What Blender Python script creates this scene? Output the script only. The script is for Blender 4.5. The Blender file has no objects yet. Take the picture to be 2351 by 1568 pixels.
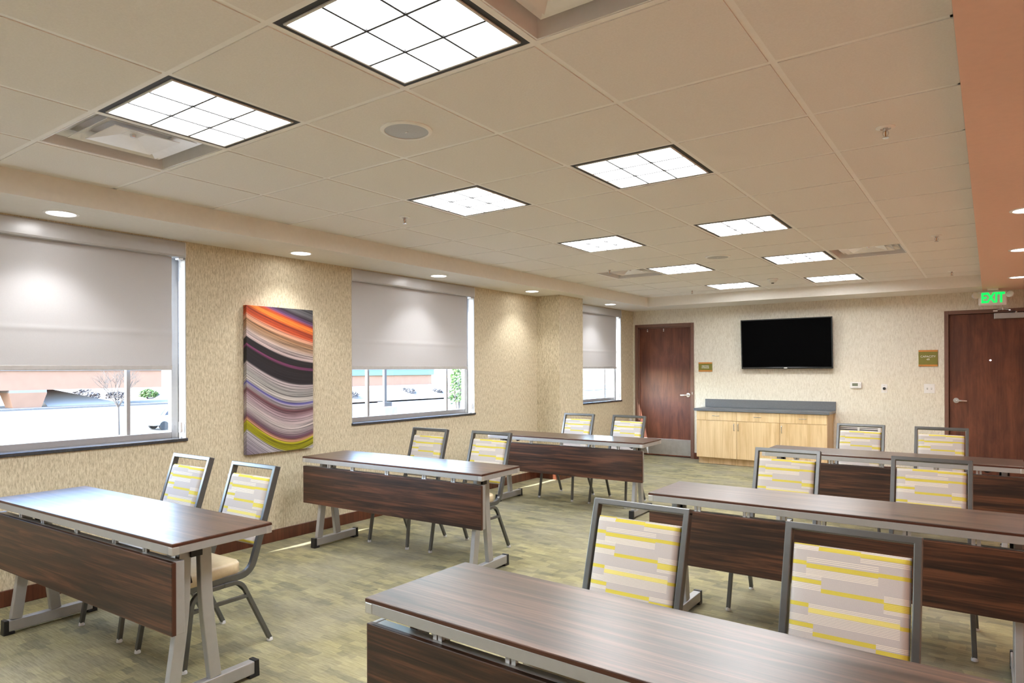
import bpy, math, random
from mathutils import Vector, Matrix

random.seed(7)
sc = bpy.context.scene
C = sc.collection

# ------------------------------------------------------------------ camera
cam_d = bpy.data.cameras.new('camera')
cam_d.sensor_fit = 'HORIZONTAL'
cam_d.sensor_width = 36.0
cam_d.lens = 1534.672 / 2351 * 36.0
cam_d.shift_y = (847.899 - 784.0) / 2351
cam_d.clip_start = 0.05
cam_d.clip_end = 600
cam = bpy.data.objects.new('camera', cam_d)
C.objects.link(cam)
cam.matrix_world = (Matrix.Translation((4.8307, -1.261, 1.4181)) @ Matrix.Rotation(0.6212, 4, 'Z')
                    @ Matrix.Rotation(math.pi / 2, 4, 'X') @ Matrix.Rotation(-0.0037, 4, 'Z'))
sc.camera = cam

# ------------------------------------------------------------------ world, sun, exposure
PANEL_L = 14.0      # radiance of the ceiling troffers
SPOT_W = 10.0       # watts of each downlight
SKY = 1.5
SUN = 15.0
EXPOSURE = 1.32

w = bpy.data.worlds.new('sky')
sc.world = w
w.use_nodes = True
nt = w.node_tree
bg = nt.nodes['Background']
sky = nt.nodes.new('ShaderNodeTexSky')
sky.sky_type = 'NISHITA'
sky.sun_disc = False
sky.sun_elevation = math.radians(37)
sky.sun_rotation = math.radians(190)
sky.air_density = 1.0
sky.dust_density = 1.5
nt.links.new(sky.outputs[0], bg.inputs[0])
bg.inputs[1].default_value = SKY

sun_d = bpy.data.lights.new('sun', 'SUN')
sun_d.energy = SUN
sun_d.angle = math.radians(0.5)
sun_d.color = (1.0, 0.95, 0.87)
sun = bpy.data.objects.new('sun', sun_d)
C.objects.link(sun)
sun.rotation_euler = Vector((0.25, 1.30, -1.0)).to_track_quat('-Z', 'Y').to_euler()
sun.location = (-10, -30, 25)

sc.view_settings.view_transform = 'Standard'
sc.view_settings.look = 'None'
sc.view_settings.exposure = EXPOSURE
sc.view_settings.gamma = 1.0
sc.view_settings.use_curve_mapping = False
sc.cycles.use_denoising = True
sc.cycles.max_bounces = 12
sc.cycles.diffuse_bounces = 8
sc.cycles.glossy_bounces = 4
sc.cycles.transparent_max_bounces = 12
sc.cycles.sample_clamp_indirect = 8.0
sc.cycles.sample_clamp_direct = 5.0
sc.cycles.caustics_reflective = False
sc.cycles.caustics_refractive = False


# ------------------------------------------------------------------ material helpers
class N:
    def __init__(s, name):
        s.m = bpy.data.materials.new(name)
        s.m.use_nodes = True
        s.t = s.m.node_tree
        s.b = s.t.nodes['Principled BSDF']

    def new(s, kind, **kw):
        n = s.t.nodes.new(kind)
        for k, v in kw.items():
            setattr(n, k, v)
        return n

    def link(s, a, b):
        s.t.links.new(a, b)

    def obj(s, scale=(1, 1, 1), rand=False, rot=(0, 0, 0)):
        tc = s.new('ShaderNodeTexCoord')
        mp = s.new('ShaderNodeMapping')
        mp.inputs['Scale'].default_value = scale
        mp.inputs['Rotation'].default_value = rot
        if rand:
            oi = s.new('ShaderNodeObjectInfo')
            mu = s.new('ShaderNodeVectorMath', operation='MULTIPLY_ADD')
            mu.inputs[0].default_value = (0, 0, 0)
            cb = s.new('ShaderNodeCombineXYZ')
            m2 = s.new('ShaderNodeMath', operation='MULTIPLY')
            m2.inputs[1].default_value = 37.0
            s.link(oi.outputs['Random'], m2.inputs[0])
            for i in range(3):
                s.link(m2.outputs[0], cb.inputs[i])
            ad = s.new('ShaderNodeVectorMath', operation='ADD')
            s.link(tc.outputs['Object'], ad.inputs[0])
            s.link(cb.outputs[0], ad.inputs[1])
            s.link(ad.outputs[0], mp.inputs[0])
        else:
            s.link(tc.outputs['Object'], mp.inputs[0])
        return mp.outputs[0]

    def noise(s, vec, scale=5, detail=4, rough=0.55, dist=0.0):
        n = s.new('ShaderNodeTexNoise')
        n.inputs['Scale'].default_value = scale
        n.inputs['Detail'].default_value = detail
        n.inputs['Roughness'].default_value = rough
        n.inputs['Distortion'].default_value = dist
        s.link(vec, n.inputs['Vector'])
        return n.outputs['Fac']

    def ramp(s, fac, stops, interp='LINEAR'):
        r = s.new('ShaderNodeValToRGB')
        r.color_ramp.interpolation = interp
        el = r.color_ramp.elements
        while len(el) < len(stops):
            el.new(0.5)
        for e, (p, c) in zip(el, stops):
            e.position = p
            e.color = (c[0], c[1], c[2], 1)
        s.link(fac, r.inputs[0])
        return r.outputs[0]

    def mix(s, fac, a, b, blend='MIX'):
        n = s.new('ShaderNodeMix', data_type='RGBA', blend_type=blend)
        for inp, v in ((n.inputs[0], fac), (n.inputs[6], a), (n.inputs[7], b)):
            if isinstance(v, (int, float)):
                inp.default_value = v
            elif isinstance(v, tuple):
                inp.default_value = (v[0], v[1], v[2], 1)
            else:
                s.link(v, inp)
        return n.outputs[2]

    def math(s, op, a, b=0.0, c=0.0, clamp=False):
        n = s.new('ShaderNodeMath', operation=op, use_clamp=clamp)
        for inp, v in zip(n.inputs, (a, b, c)):
            if isinstance(v, (int, float)):
                inp.default_value = v
            else:
                s.link(v, inp)
        return n.outputs[0]

    def bump(s, h, strength=0.2, dist=0.01):
        b = s.new('ShaderNodeBump')
        b.inputs['Strength'].default_value = strength
        b.inputs['Distance'].default_value = dist
        s.link(h, b.inputs['Height'])
        s.link(b.outputs[0], s.b.inputs['Normal'])

    def color(s, v):
        if isinstance(v, tuple):
            s.b.inputs['Base Color'].default_value = (v[0], v[1], v[2], 1)
        else:
            s.link(v, s.b.inputs['Base Color'])

    def set(s, rough=None, metal=None, spec=None, coat=None, coat_rough=None):
        for k, v in (('Roughness', rough), ('Metallic', metal), ('Specular IOR Level', spec),
                     ('Coat Weight', coat), ('Coat Roughness', coat_rough)):
            if v is not None:
                s.b.inputs[k].default_value = v
        return s


M = {}


def simple(name, col, rough=0.5, metal=0.0, spec=0.5, var=0.06, scale=30.0, bump=0.0, coat=None):
    n = N(name)
    v = n.obj()
    f = n.noise(v, scale, 3)
    a = tuple(max(0, c * (1 - var)) for c in col)
    b = tuple(min(1, c * (1 + var)) for c in col)
    n.color(n.ramp(f, [(0.3, a), (0.7, b)]))
    n.set(rough, metal, spec, coat)
    if bump:
        n.bump(f, bump, 0.004)
    M[name] = n.m
    return n.m


def emit(name, col, strength):
    n = N(name)
    n.color((0.8, 0.8, 0.8))
    n.b.inputs['Emission Color'].default_value = (*col, 1)
    n.b.inputs['Emission Strength'].default_value = strength
    M[name] = n.m


def wallpaper(name, a, b, c):
    n = N(name)
    v = n.obj((1, 1, 0.24))
    f = n.noise(v, 95, 4, 0.6, 0.3)
    f2 = n.noise(n.obj((1, 1, 0.3)), 190, 2, 0.5)
    mixf = n.math('ADD', n.math('MULTIPLY', f, 0.7), n.math('MULTIPLY', f2, 0.3))
    n.color(n.ramp(mixf, [(0.36, a), (0.48, b), (0.62, c)]))
    n.set(0.7, 0, 0.3)
    n.bump(mixf, 0.35, 0.006)
    M[name] = n.m


def laminate(name, dark, mid, light, rough, axis='x', coat=0.0, scl=1.0):
    n = N(name)
    s = {'x': (0.7, 14, 14), 'z': (7, 7, 0.6), 'zf': (4, 4, 0.9)}[axis]
    v = n.obj(tuple(k * scl for k in s), rand=True)
    f = n.noise(v, 2.2, 6, 0.62, 0.55)
    g = n.noise(n.obj(tuple(k * scl * (1 if i == {'x': 0, 'z': 2, 'zf': 2}[axis] else 6) for i, k in enumerate(s)), rand=True), 2.0, 3, 0.6, 0.2)
    h = n.math('ADD', n.math('MULTIPLY', f, 0.72), n.math('MULTIPLY', g, 0.28))
    n.color(n.ramp(h, [(0.40, dark), (0.5, mid), (0.61, light)]))
    n.set(rough, 0, 0.5, coat, 0.29)
    M[name] = n.m


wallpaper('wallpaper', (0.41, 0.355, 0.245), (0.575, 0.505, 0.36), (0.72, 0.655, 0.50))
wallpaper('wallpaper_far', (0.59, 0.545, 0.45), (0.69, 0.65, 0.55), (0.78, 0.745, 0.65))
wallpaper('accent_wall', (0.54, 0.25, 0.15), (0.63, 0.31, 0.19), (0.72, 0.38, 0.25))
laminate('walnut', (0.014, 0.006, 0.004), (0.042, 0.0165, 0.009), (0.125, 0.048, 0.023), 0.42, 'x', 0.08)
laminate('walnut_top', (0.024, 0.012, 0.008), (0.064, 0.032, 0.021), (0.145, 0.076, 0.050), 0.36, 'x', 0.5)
laminate('mahogany', (0.080, 0.023, 0.011), (0.118, 0.035, 0.017), (0.165, 0.053, 0.025), 0.5, 'zf', 0.0)
laminate('maple', (0.62, 0.42, 0.20), (0.72, 0.52, 0.27), (0.80, 0.60, 0.34), 0.42, 'z')
laminate('wood_trim', (0.060, 0.017, 0.009), (0.095, 0.028, 0.014), (0.13, 0.040, 0.02), 0.3, 'z', 0.2)
simple('edge_band', (0.070, 0.022, 0.012), 0.35)
simple('frame_brown', (0.17, 0.085, 0.06), 0.4)
simple('paint_white', (0.82, 0.80, 0.76), 0.75, var=0.02, spec=0.3)
simple('soffit_paint', (0.80, 0.78, 0.73), 0.75, var=0.02, spec=0.3)
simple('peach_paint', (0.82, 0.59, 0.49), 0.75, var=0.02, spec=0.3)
simple('tee_white', (0.93, 0.93, 0.92), 0.45, var=0.02)
simple('white_plastic', (0.80, 0.80, 0.80), 0.35, var=0.02)
simple('aluminium', (0.62, 0.62, 0.62), 0.36, 0.75, var=0.03)
simple('silver_paint', (0.42, 0.425, 0.43), 0.40, 0.45, var=0.03)
simple('window_alu', (0.36, 0.365, 0.37), 0.4, 0.4, var=0.03)
simple('jamb_grey', (0.45, 0.455, 0.46), 0.5)
simple('steel', (0.68, 0.68, 0.70), 0.26, 1.0, var=0.04)
simple('kick_steel', (0.60, 0.61, 0.63), 0.32, 0.9, var=0.08, scale=14)
simple('chair_metal', (0.135, 0.14, 0.14), 0.30, 0.65, var=0.05)
simple('black_plastic', (0.012, 0.012, 0.014), 0.4, var=0.1)
simple('fixture_black', (0.03, 0.03, 0.032), 0.6)
simple('louver_grey', (0.03, 0.03, 0.03), 0.5)
simple('louver_white', (0.7, 0.7, 0.69), 0.5)
simple('tv_bezel', (0.012, 0.013, 0.014), 0.22)
simple('tv_screen', (0.0012, 0.0012, 0.0014), 0.5, spec=0.02)
simple('sill_stone', (0.045, 0.048, 0.055), 0.22, var=0.2, scale=80)
simple('counter_top', (0.115, 0.125, 0.14), 0.33, var=0.12, scale=120)
simple('vinyl_tan', (0.56, 0.46, 0.29), 0.42, var=0.05, scale=60, bump=0.05)
simple('blind_fabric', (0.56, 0.565, 0.585), 0.8, var=0.02, scale=200, spec=0.2)
simple('blind_cassette', (0.50, 0.505, 0.52), 0.3, 0.1, var=0.02)
simple('blind_bar', (0.5, 0.5, 0.5), 0.4, 0.2)
simple('sign_green', (0.18, 0.165, 0.018), 0.5, var=0.05)
simple('sign_orange', (0.55, 0.22, 0.04), 0.45)
simple('lettering', (0.82, 0.82, 0.78), 0.5)
simple('speaker_grille', (0.50, 0.51, 0.52), 0.55, 0.2, var=0.12, scale=420)
simple('diffuser_white', (0.88, 0.88, 0.89), 0.25, 0.15, var=0.02)
simple('grille_dark', (0.03, 0.03, 0.03), 0.7)
simple('lcd', (0.16, 0.18, 0.13), 0.3)
simple('clear_plastic', (0.75, 0.78, 0.82), 0.12, 0.2)
simple('concrete', (0.19, 0.175, 0.165), 0.85, var=0.08, scale=3)
simple('asphalt', (0.048, 0.048, 0.050), 0.9, var=0.12, scale=1.5)
simple('sidewalk', (0.16, 0.155, 0.15), 0.9, var=0.06, scale=2)
simple('gravel', (0.12, 0.112, 0.105), 0.95, var=0.2, scale=6)
simple('terracotta', (0.25, 0.135, 0.085), 0.9, var=0.05, scale=1)
simple('teal_roof', (0.10, 0.19, 0.18), 0.6, var=0.04)
simple('car_white', (0.45, 0.46, 0.48), 0.2, var=0.01, coat=0.8)
simple('car_glass', (0.03, 0.04, 0.06), 0.08)
simple('tyre', (0.02, 0.02, 0.02), 0.8)
simple('bark', (0.06, 0.05, 0.042), 0.9, var=0.25, scale=20)
simple('foliage', (0.04, 0.095, 0.018), 0.7, var=0.4, scale=8)
simple('shrub_grey', (0.075, 0.075, 0.08), 0.9, var=0.4, scale=10)
simple('pole_paint', (0.022, 0.018, 0.018), 0.6)
simple('fence_grey', (0.2, 0.2, 0.21), 0.7)
emit('troffer_lens', (0.975, 0.985, 1.0), PANEL_L)
emit('downlight_lens', (1.0, 0.98, 0.96), 9.0)
emit('exit_green', (0.0, 1.0, 0.14), 0.40)
M['exit_green'].node_tree.nodes['Principled BSDF'].inputs['Base Color'].default_value = (0.0, 0.25, 0.05, 1)
emit('door_viewer_glow', (0.95, 0.9, 1.0), 2.0)

# ceiling tile: fissured mineral fibre
n = N('ceiling_tile')
v = n.obj(rand=True)
f = n.noise(v, 130, 4, 0.6)
n.color(n.ramp(f, [(0.3, (0.825, 0.81, 0.79)), (0.7, (0.875, 0.862, 0.842))]))
n.set(0.85, 0, 0.2)
n.bump(f, 0.25, 0.003)
M['ceiling_tile'] = n.m

# carpet: mottled olive and grey planks with fine linear tufts
n = N('carpet')
v = n.obj()


def brick(wd, ht, c1, c2, off=0.5):
    b = n.new('ShaderNodeTexBrick')
    b.inputs['Scale'].default_value = 1.0
    b.inputs['Brick Width'].default_value = wd
    b.inputs['Row Height'].default_value = ht
    b.inputs['Mortar Size'].default_value = 0.0
    b.inputs['Color1'].default_value = (*c1, 1)
    b.inputs['Color2'].default_value = (*c2, 1)
    b.inputs['Mortar'].default_value = (*c1, 1)
    b.offset = off
    b.offset_frequency = 2
    warp = n.new('ShaderNodeVectorMath', operation='ADD')
    nz = n.new('ShaderNodeTexNoise')
    nz.inputs['Scale'].default_value = 14.0
    n.link(v, nz.inputs['Vector'])
    sc_ = n.new('ShaderNodeVectorMath', operation='SCALE')
    sc_.inputs['Scale'].default_value = 0.05
    n.link(nz.outputs['Color'], sc_.inputs[0])
    n.link(v, warp.inputs[0])
    n.link(sc_.outputs[0], warp.inputs[1])
    n.link(warp.outputs[0], b.inputs['Vector'])
    return b.outputs['Color']


b1 = brick(0.25, 0.085, (0.39, 0.345, 0.18), (0.165, 0.155, 0.10))
b2 = brick(0.115, 0.042, (0.38, 0.34, 0.19), (0.16, 0.152, 0.11), 0.37)
blot = n.noise(v, 1.3, 3, 0.6)
c1 = n.mix(0.5, b1, b2)
c2 = n.mix(n.ramp(blot, [(0.42, (0, 0, 0)), (0.62, (1, 1, 1))]), c1, (0.31, 0.285, 0.215))
c2 = n.mix(0.55, c1, c2)
lines = n.noise(n.obj((9, 120, 1)), 1.0, 3, 0.65)
fuzz = n.noise(v, 420, 2, 0.6)
hh = n.math('ADD', n.math('MULTIPLY', lines, 0.6), n.math('MULTIPLY', fuzz, 0.4))
n.color(n.mix(1.0, c2, n.ramp(hh, [(0.3, (0.62, 0.62, 0.60)), (0.7, (1.3, 1.3, 1.28))]), 'MULTIPLY'))
n.set(0.95, 0, 0.1)
n.bump(hh, 0.5, 0.006)
M['carpet'] = n.m

# chair fabric: printed from the colour attribute of the pad
n = N('printed_fabric')
at = n.new('ShaderNodeAttribute', attribute_name='print')
fz = n.noise(n.obj(), 900, 2)
n.color(n.mix(1.0, at.outputs['Color'], n.ramp(fz, [(0.3, (0.92, 0.92, 0.92)), (0.7, (1.06, 1.06, 1.06))]), 'MULTIPLY'))
n.set(0.85, 0, 0.2)
n.bump(fz, 0.15, 0.001)
M['printed_fabric'] = n.m

# window glass: clear with a Fresnel reflection
n = N('glass')
tr = n.new('ShaderNodeBsdfTransparent')
tr.inputs[0].default_value = (0.93, 0.96, 0.98, 1)
gl = n.new('ShaderNodeBsdfGlossy')
gl.inputs['Roughness'].default_value = 0.02
fr = n.new('ShaderNodeLayerWeight')
fr.inputs['Blend'].default_value = 0.5
fac = n.math('MULTIPLY_ADD', n.math('POWER', fr.outputs['Facing'], 5.0), 0.5, 0.03)
mx = n.new('ShaderNodeMixShader')
n.link(fac, mx.inputs[0])
n.link(tr.outputs[0], mx.inputs[1])
n.link(gl.outputs[0], mx.inputs[2])
n.link(mx.outputs[0], n.t.nodes['Material Output'].inputs[0])
M['glass'] = n.m

# canvas print: flowing ribbons of colour; object origin is the lower left front corner
CW, CH, CD = 0.640, 1.192, 0.042
n = N('canvas_print')
tc = n.new('ShaderNodeTexCoord')
sp = n.new('ShaderNodeSeparateXYZ')
n.link(tc.outputs['Object'], sp.inputs[0])
depth = n.math('SUBTRACT', CD, sp.outputs['X'])
inner = n.math('ABSOLUTE', n.math('ADD', sp.outputs['Y'], depth))      # wraps round the left edge as a mirror
u = n.math('DIVIDE', inner, CW)
vv = n.math('SUBTRACT', 1.0, n.math('DIVIDE', sp.outputs['Z'], CH))
da = n.math('MULTIPLY', n.math('POWER', u, 0.8), 0.19)
db = n.math('ADD', n.math('MULTIPLY', n.math('SINE', n.math('MULTIPLY', u, 2.0)), 0.16), n.math('MULTIPLY', n.math('SINE', n.math('MULTIPLY', u, 3.14)), 0.03))
s0 = n.math('SUBTRACT', vv, n.math('MULTIPLY', u, 0.14), clamp=True)
k = n.math('MULTIPLY', n.math('ADD', s0, -0.05), 1.35, clamp=True)
d = n.math('ADD', n.math('MULTIPLY', da, n.math('SUBTRACT', 1.0, k)), n.math('MULTIPLY', db, k))
s = n.math('SUBTRACT', vv, d)
t = n.math('DIVIDE', n.math('ADD', s, 0.2), 1.2, clamp=True)
stops = [(-.20, (.03, .03, .035)), (-.13, (.10, .10, .11)), (-.105, (.03, .02, .03)), (-.075, (.13, .06, .16)), (-.055, (.50, .06, .01)),
         (-.03, (.95, .26, .03)), (0.0, (.34, .035, .008)), (.04, (.62, .09, .02)), (.062, (.80, .42, .28)), (.09, (.36, .19, .09)),
         (.13, (.52, .34, .22)), (.16, (.50, .42, .40)), (.20, (.62, .50, .50)), (.207, (.010, .010, .014)), (.245, (.012, .011, .014)),
         (.257, (.24, .05, .16)), (.272, (.010, .009, .011)), (.365, (.016, .014, .022)), (.377, (.48, .42, .44)), (.43, (.38, .38, .37)),
         (.488, (.55, .53, .50)), (.503, (.07, .07, .36)), (.525, (.50, .46, .47)), (.552, (.13, .035, .05)), (.60, (.45, .34, .38)),
         (.67, (.56, .51, .50)), (.732, (.13, .05, .10)), (.757, (.60, .30, .18)), (.768, (.40, .38, .006)), (.822, (.30, .29, .008)), (.832, (.48, .46, .50)), (1.0, (.17, .13, .19))]
col = n.ramp(t, [((a + .2) / 1.2, c) for a, c in stops])
cmb = n.new('ShaderNodeCombineXYZ')
n.link(n.math('MULTIPLY', s, 120.0), cmb.inputs[0])
n.link(n.math('MULTIPLY', u, 0.6), cmb.inputs[1])
st = n.noise(cmb.outputs[0], 1.0, 6, 0.75)
n.color(n.mix(1.0, col, n.ramp(st, [(0.38, (0.18, 0.17, 0.19)), (0.5, (0.80, 0.80, 0.80)), (0.62, (1.30, 1.25, 1.25))]), 'MULTIPLY'))
n.set(0.45, 0, 0.4)
M['canvas_print'] = n.m


# ------------------------------------------------------------------ mesh helpers
class MB:
    def __init__(s):
        s.v, s.f = [], []

    def add(s, vs, fs):
        o = len(s.v)
        s.v += [tuple(p) for p in vs]
        s.f += [tuple(i + o for i in f) for f in fs]
        return s

    def box(s, x0, x1, y0, y1, z0, z1):
        vs = [(x, y, z) for z in (z0, z1) for y in (y0, y1) for x in (x0, x1)]
        return s.add(vs, [(0, 2, 3, 1), (4, 5, 7, 6), (0, 1, 5, 4), (2, 6, 7, 3), (0, 4, 6, 2), (1, 3, 7, 5)])

    def hexa(s, bottom, top):
        """8-corner solid: 4 bottom points (ccw from above) and 4 top points"""
        return s.add(list(bottom) + list(top), [(3, 2, 1, 0), (4, 5, 6, 7), (0, 1, 5, 4), (1, 2, 6, 5), (2, 3, 7, 6), (3, 0, 4, 7)])

    def prism(s, poly, axis, a, b):
        """polygon of 2-D points extruded along an axis from a to b"""
        def P(p, k):
            return {'x': (k, p[0], p[1]), 'y': (p[0], k, p[1]), 'z': (p[0], p[1], k)}[axis]
        m = len(poly)
        vs = [P(p, a) for p in poly] + [P(p, b) for p in poly]
        fs = [tuple(range(m))[::-1], tuple(range(m, 2 * m))] + [(i, (i + 1) % m, m + (i + 1) % m, m + i) for i in range(m)]
        return s.add(vs, fs)

    def cyl(s, p0, p1, r0, r1=None, seg=20, caps=True):
        r1 = r0 if r1 is None else r1
        p0, p1 = Vector(p0), Vector(p1)
        d = (p1 - p0).normalized()
        a = d.orthogonal().normalized()
        b = d.cross(a)
        vs = []
        for p, r in ((p0, r0), (p1, r1)):
            vs += [p + (a * math.cos(2 * math.pi * i / seg) + b * math.sin(2 * math.pi * i / seg)) * r for i in range(seg)]
        fs = [(i, (i + 1) % seg, seg + (i + 1) % seg, seg + i) for i in range(seg)]
        if caps:
            fs += [tuple(range(seg))[::-1], tuple(range(seg, 2 * seg))]
        return s.add(vs, fs)

    def lathe(s, prof, c=(0, 0, 0), seg=32):
        """profile of (r, z), turned round z through c"""
        vs, fs = [], []
        for r, z in prof:
            vs += [(c[0] + r * math.cos(2 * math.pi * i / seg), c[1] + r * math.sin(2 * math.pi * i / seg), c[2] + z) for i in range(seg)]
        for j in range(len(prof) - 1):
            fs += [(j * seg + i, j * seg + (i + 1) % seg, (j + 1) * seg + (i + 1) % seg, (j + 1) * seg + i) for i in range(seg)]
        fs += [tuple(range(seg))[::-1], tuple(range((len(prof) - 1) * seg, len(prof) * seg))]
        return s.add(vs, fs)

    def sweep(s, path, wd, ht, B=(1, 0, 0)):
        """rectangular tube along a path lying in the plane normal to B"""
        B = Vector(B).normalized()
        path = [Vector(p) for p in path]
        vs, fs = [], []
        m = len(path)
        for i, p in enumerate(path):
            t = (path[min(i + 1, m - 1)] - path[max(i - 1, 0)]).normalized()
            nn = t.cross(B).normalized()
            b2 = nn.cross(t)
            for a, b in ((-1, -1), (1, -1), (1, 1), (-1, 1)):
                vs.append(p + b2 * (a * wd / 2) + nn * (b * ht / 2))
        for i in range(m - 1):
            for j in range(4):
                fs.append((i * 4 + j, i * 4 + (j + 1) % 4, i * 4 + 4 + (j + 1) % 4, i * 4 + 4 + j))
        fs += [(3, 2, 1, 0), tuple((m - 1) * 4 + j for j in range(4))]
        return s.add(vs, fs)

    def mesh(s, name, mat, smooth=False):
        me = bpy.data.meshes.new(name)
        me.from_pydata(s.v, [], s.f)
        me.update()
        if mat:
            me.materials.append(M[mat])
        if smooth:
            me.polygons.foreach_set('use_smooth', [True] * len(me.polygons))
        import bmesh
        bm = bmesh.new()
        bm.from_mesh(me)
        bmesh.ops.recalc_face_normals(bm, faces=bm.faces)
        bm.to_mesh(me)
        bm.free()
        return me

    def build(s, name, mat, parent=None, bevel=0.0, seg=2, smooth=False, loc=None):
        o = bpy.data.objects.new(name, s.mesh(name, mat, smooth))
        C.objects.link(o)
        if parent is not None:
            o.parent = parent
        if loc is not None:
            o.location = loc
        if bevel:
            m = o.modifiers.new('bevel', 'BEVEL')
            m.width = bevel
            m.segments = seg
            m.limit_method = 'ANGLE'
            m.angle_limit = math.radians(40)
        if smooth:
            try:
                o.data.set_sharp_from_angle(angle=math.radians(42))
            except Exception:
                pass
        return o


def bx(name, mat, parent, *b, bevel=0.0, seg=2):
    return MB().box(*b).build(name, mat, parent, bevel, seg)


def empty(name, loc=(0, 0, 0), rz=0.0):
    o = bpy.data.objects.new(name, None)
    o.empty_display_size = 0.1
    C.objects.link(o)
    o.location = loc
    o.rotation_euler = (0, 0, rz)
    return o


def tag(o, label=None, cat=None, group=None, kind=None):
    for kx, vx in (('label', label), ('category', cat), ('group', group), ('kind', kind)):
        if vx:
            o[kx] = vx
    return o


def copy_tree(o, parent=None):
    c = o.copy()
    C.objects.link(c)
    if parent is not None:
        c.parent = parent
    for ch in list(o.children):
        copy_tree(ch, c)
    return c


def bend(pts, r, seg=6):
    """polyline with rounded corners"""
    pts = [Vector(p) for p in pts]
    out = [pts[0]]
    for i in range(1, len(pts) - 1):
        a, b, c = pts[i - 1], pts[i], pts[i + 1]
        ra = min(r, (a - b).length * 0.49, (c - b).length * 0.49)
        p0 = b + (a - b).normalized() * ra
        p1 = b + (c - b).normalized() * ra
        for j in range(seg + 1):
            tt = j / seg
            out.append(p0 * (1 - tt) ** 2 + b * 2 * tt * (1 - tt) + p1 * tt ** 2)
    out.append(pts[-1])
    return out


def lettering(body, size, mat, parent, loc, rot, name='lettering', extrude=0.001, bold=0.0, sx=1.0, align='CENTER', space=1.0):
    cu = bpy.data.curves.new('lettering_curve', 'FONT')
    cu.body = body
    cu.size = size
    cu.align_x = align
    cu.align_y = 'CENTER'
    cu.extrude = extrude
    cu.offset = bold
    cu.space_line = space
    tmp = bpy.data.objects.new('lettering_tmp', cu)
    C.objects.link(tmp)
    dg = bpy.context.evaluated_depsgraph_get()
    dg.update()
    me = bpy.data.meshes.new_from_object(tmp.evaluated_get(dg))
    bpy.data.objects.remove(tmp)
    bpy.data.curves.remove(cu)
    me.materials.clear()
    me.materials.append(M[mat])
    o = bpy.data.objects.new(name, me)
    C.objects.link(o)
    o.parent = parent
    o.location = loc
    o.rotation_euler = rot
    o.scale = (sx, 1, 1)
    return o


FACE_Y = (math.pi / 2, 0, 0)      # lettering that faces -y

# ------------------------------------------------------------------ room dimensions
RW, Y0, Y1 = 5.40, -3.95, 8.9525       # room: x 0..RW, y Y0..Y1
ZC, ZS = 2.51, 2.37                    # tile ceiling, soffit underside
GX, S = 1.1555, 0.6096                 # first tee line, module
SX0, SX1, SY1 = 0.555, 4.752, 8.30     # edges of the tiled field
WZ0, WZ1 = 0.905, 2.362                # window openings
WIN = [(-3.87, -2.05), (-0.467, 1.354), (2.927, 4.748), (6.68, 8.505)]  # first opening is unseen, added only to bring in daylight


def struct(o):
    o['kind'] = 'structure'
    return o


# ---- floor
struct(bx('floor', 'carpet', None, -0.3, RW + 0.15, Y0 - 0.15, Y1 + 0.2, -0.12, 0.0))

# ---- left wall with window openings
WT = 0.150
mb = MB().box(-WT, 0, Y0, Y1, 0, WZ0).box(-WT, 0, Y0, Y1, WZ1, ZC + 0.15)
ys = [Y0] + [y for w_ in WIN for y in w_] + [Y1]
for i in range(0, len(ys), 2):
    mb.box(-WT, 0, ys[i], ys[i + 1], WZ0, WZ1)
struct(mb.build('wall_left', 'wallpaper'))
# ---- column against it
struct(bx('column', 'wallpaper', None, 0.0, 0.345, 6.05, 6.655, 0, ZS))

# ---- far wall with two door openings
D1 = (0.075, 1.005, 2.108)
D2 = (4.385, 5.325, 2.108)
mb = MB().box(-WT, D1[0], Y1, Y1 + 0.2, 0, ZC + 0.15).box(D1[0], D1[1], Y1, Y1 + 0.2, D1[2], ZC + 0.15)
mb.box(D1[1], D2[0], Y1, Y1 + 0.2, 0, ZC + 0.15).box(D2[0], D2[1], Y1, Y1 + 0.2, D2[2], ZC + 0.15)
mb.box(D2[1], RW + 0.15, Y1, Y1 + 0.2, 0, ZC + 0.15)
mb.box(-WT, RW + 0.15, Y1 + 0.2, Y1 + 0.3, 0, ZC + 0.15)  # back plate added behind the doors to block sky light through the gaps
struct(mb.build('wall_far', 'wallpaper_far'))
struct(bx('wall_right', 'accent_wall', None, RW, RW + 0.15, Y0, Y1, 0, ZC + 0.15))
struct(bx('wall_back', 'wallpaper_far', None, -WT, RW + 0.15, Y0 - 0.15, Y0, 0, ZC + 0.15))

# ---- baseboards
BH, BT = 0.098, 0.014


def base(name, segs):
    m = MB()
    for x0, x1, y0, y1 in segs:
        m.box(x0, x1, y0, y1, 0, BH)
    return struct(m.build(name, 'wood_trim', None, 0.003))


base('baseboard_left', [(0, BT, Y0, 6.05)])
base('baseboard_left', [(0, BT, 6.655, Y1)])
base('baseboard_column', [(0.0, 0.345 + BT, 6.05 - BT, 6.05), (0.345, 0.345 + BT, 6.05, 6.655 + BT), (0, 0.345, 6.655, 6.655 + BT)])
base('baseboard_far', [(1.04, 1.24, Y1 - BT, Y1)])
base('baseboard_far', [(3.05, 4.345, Y1 - BT, Y1)])
base('baseboard_right', [(RW - BT, RW, Y0, Y1)])

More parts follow.
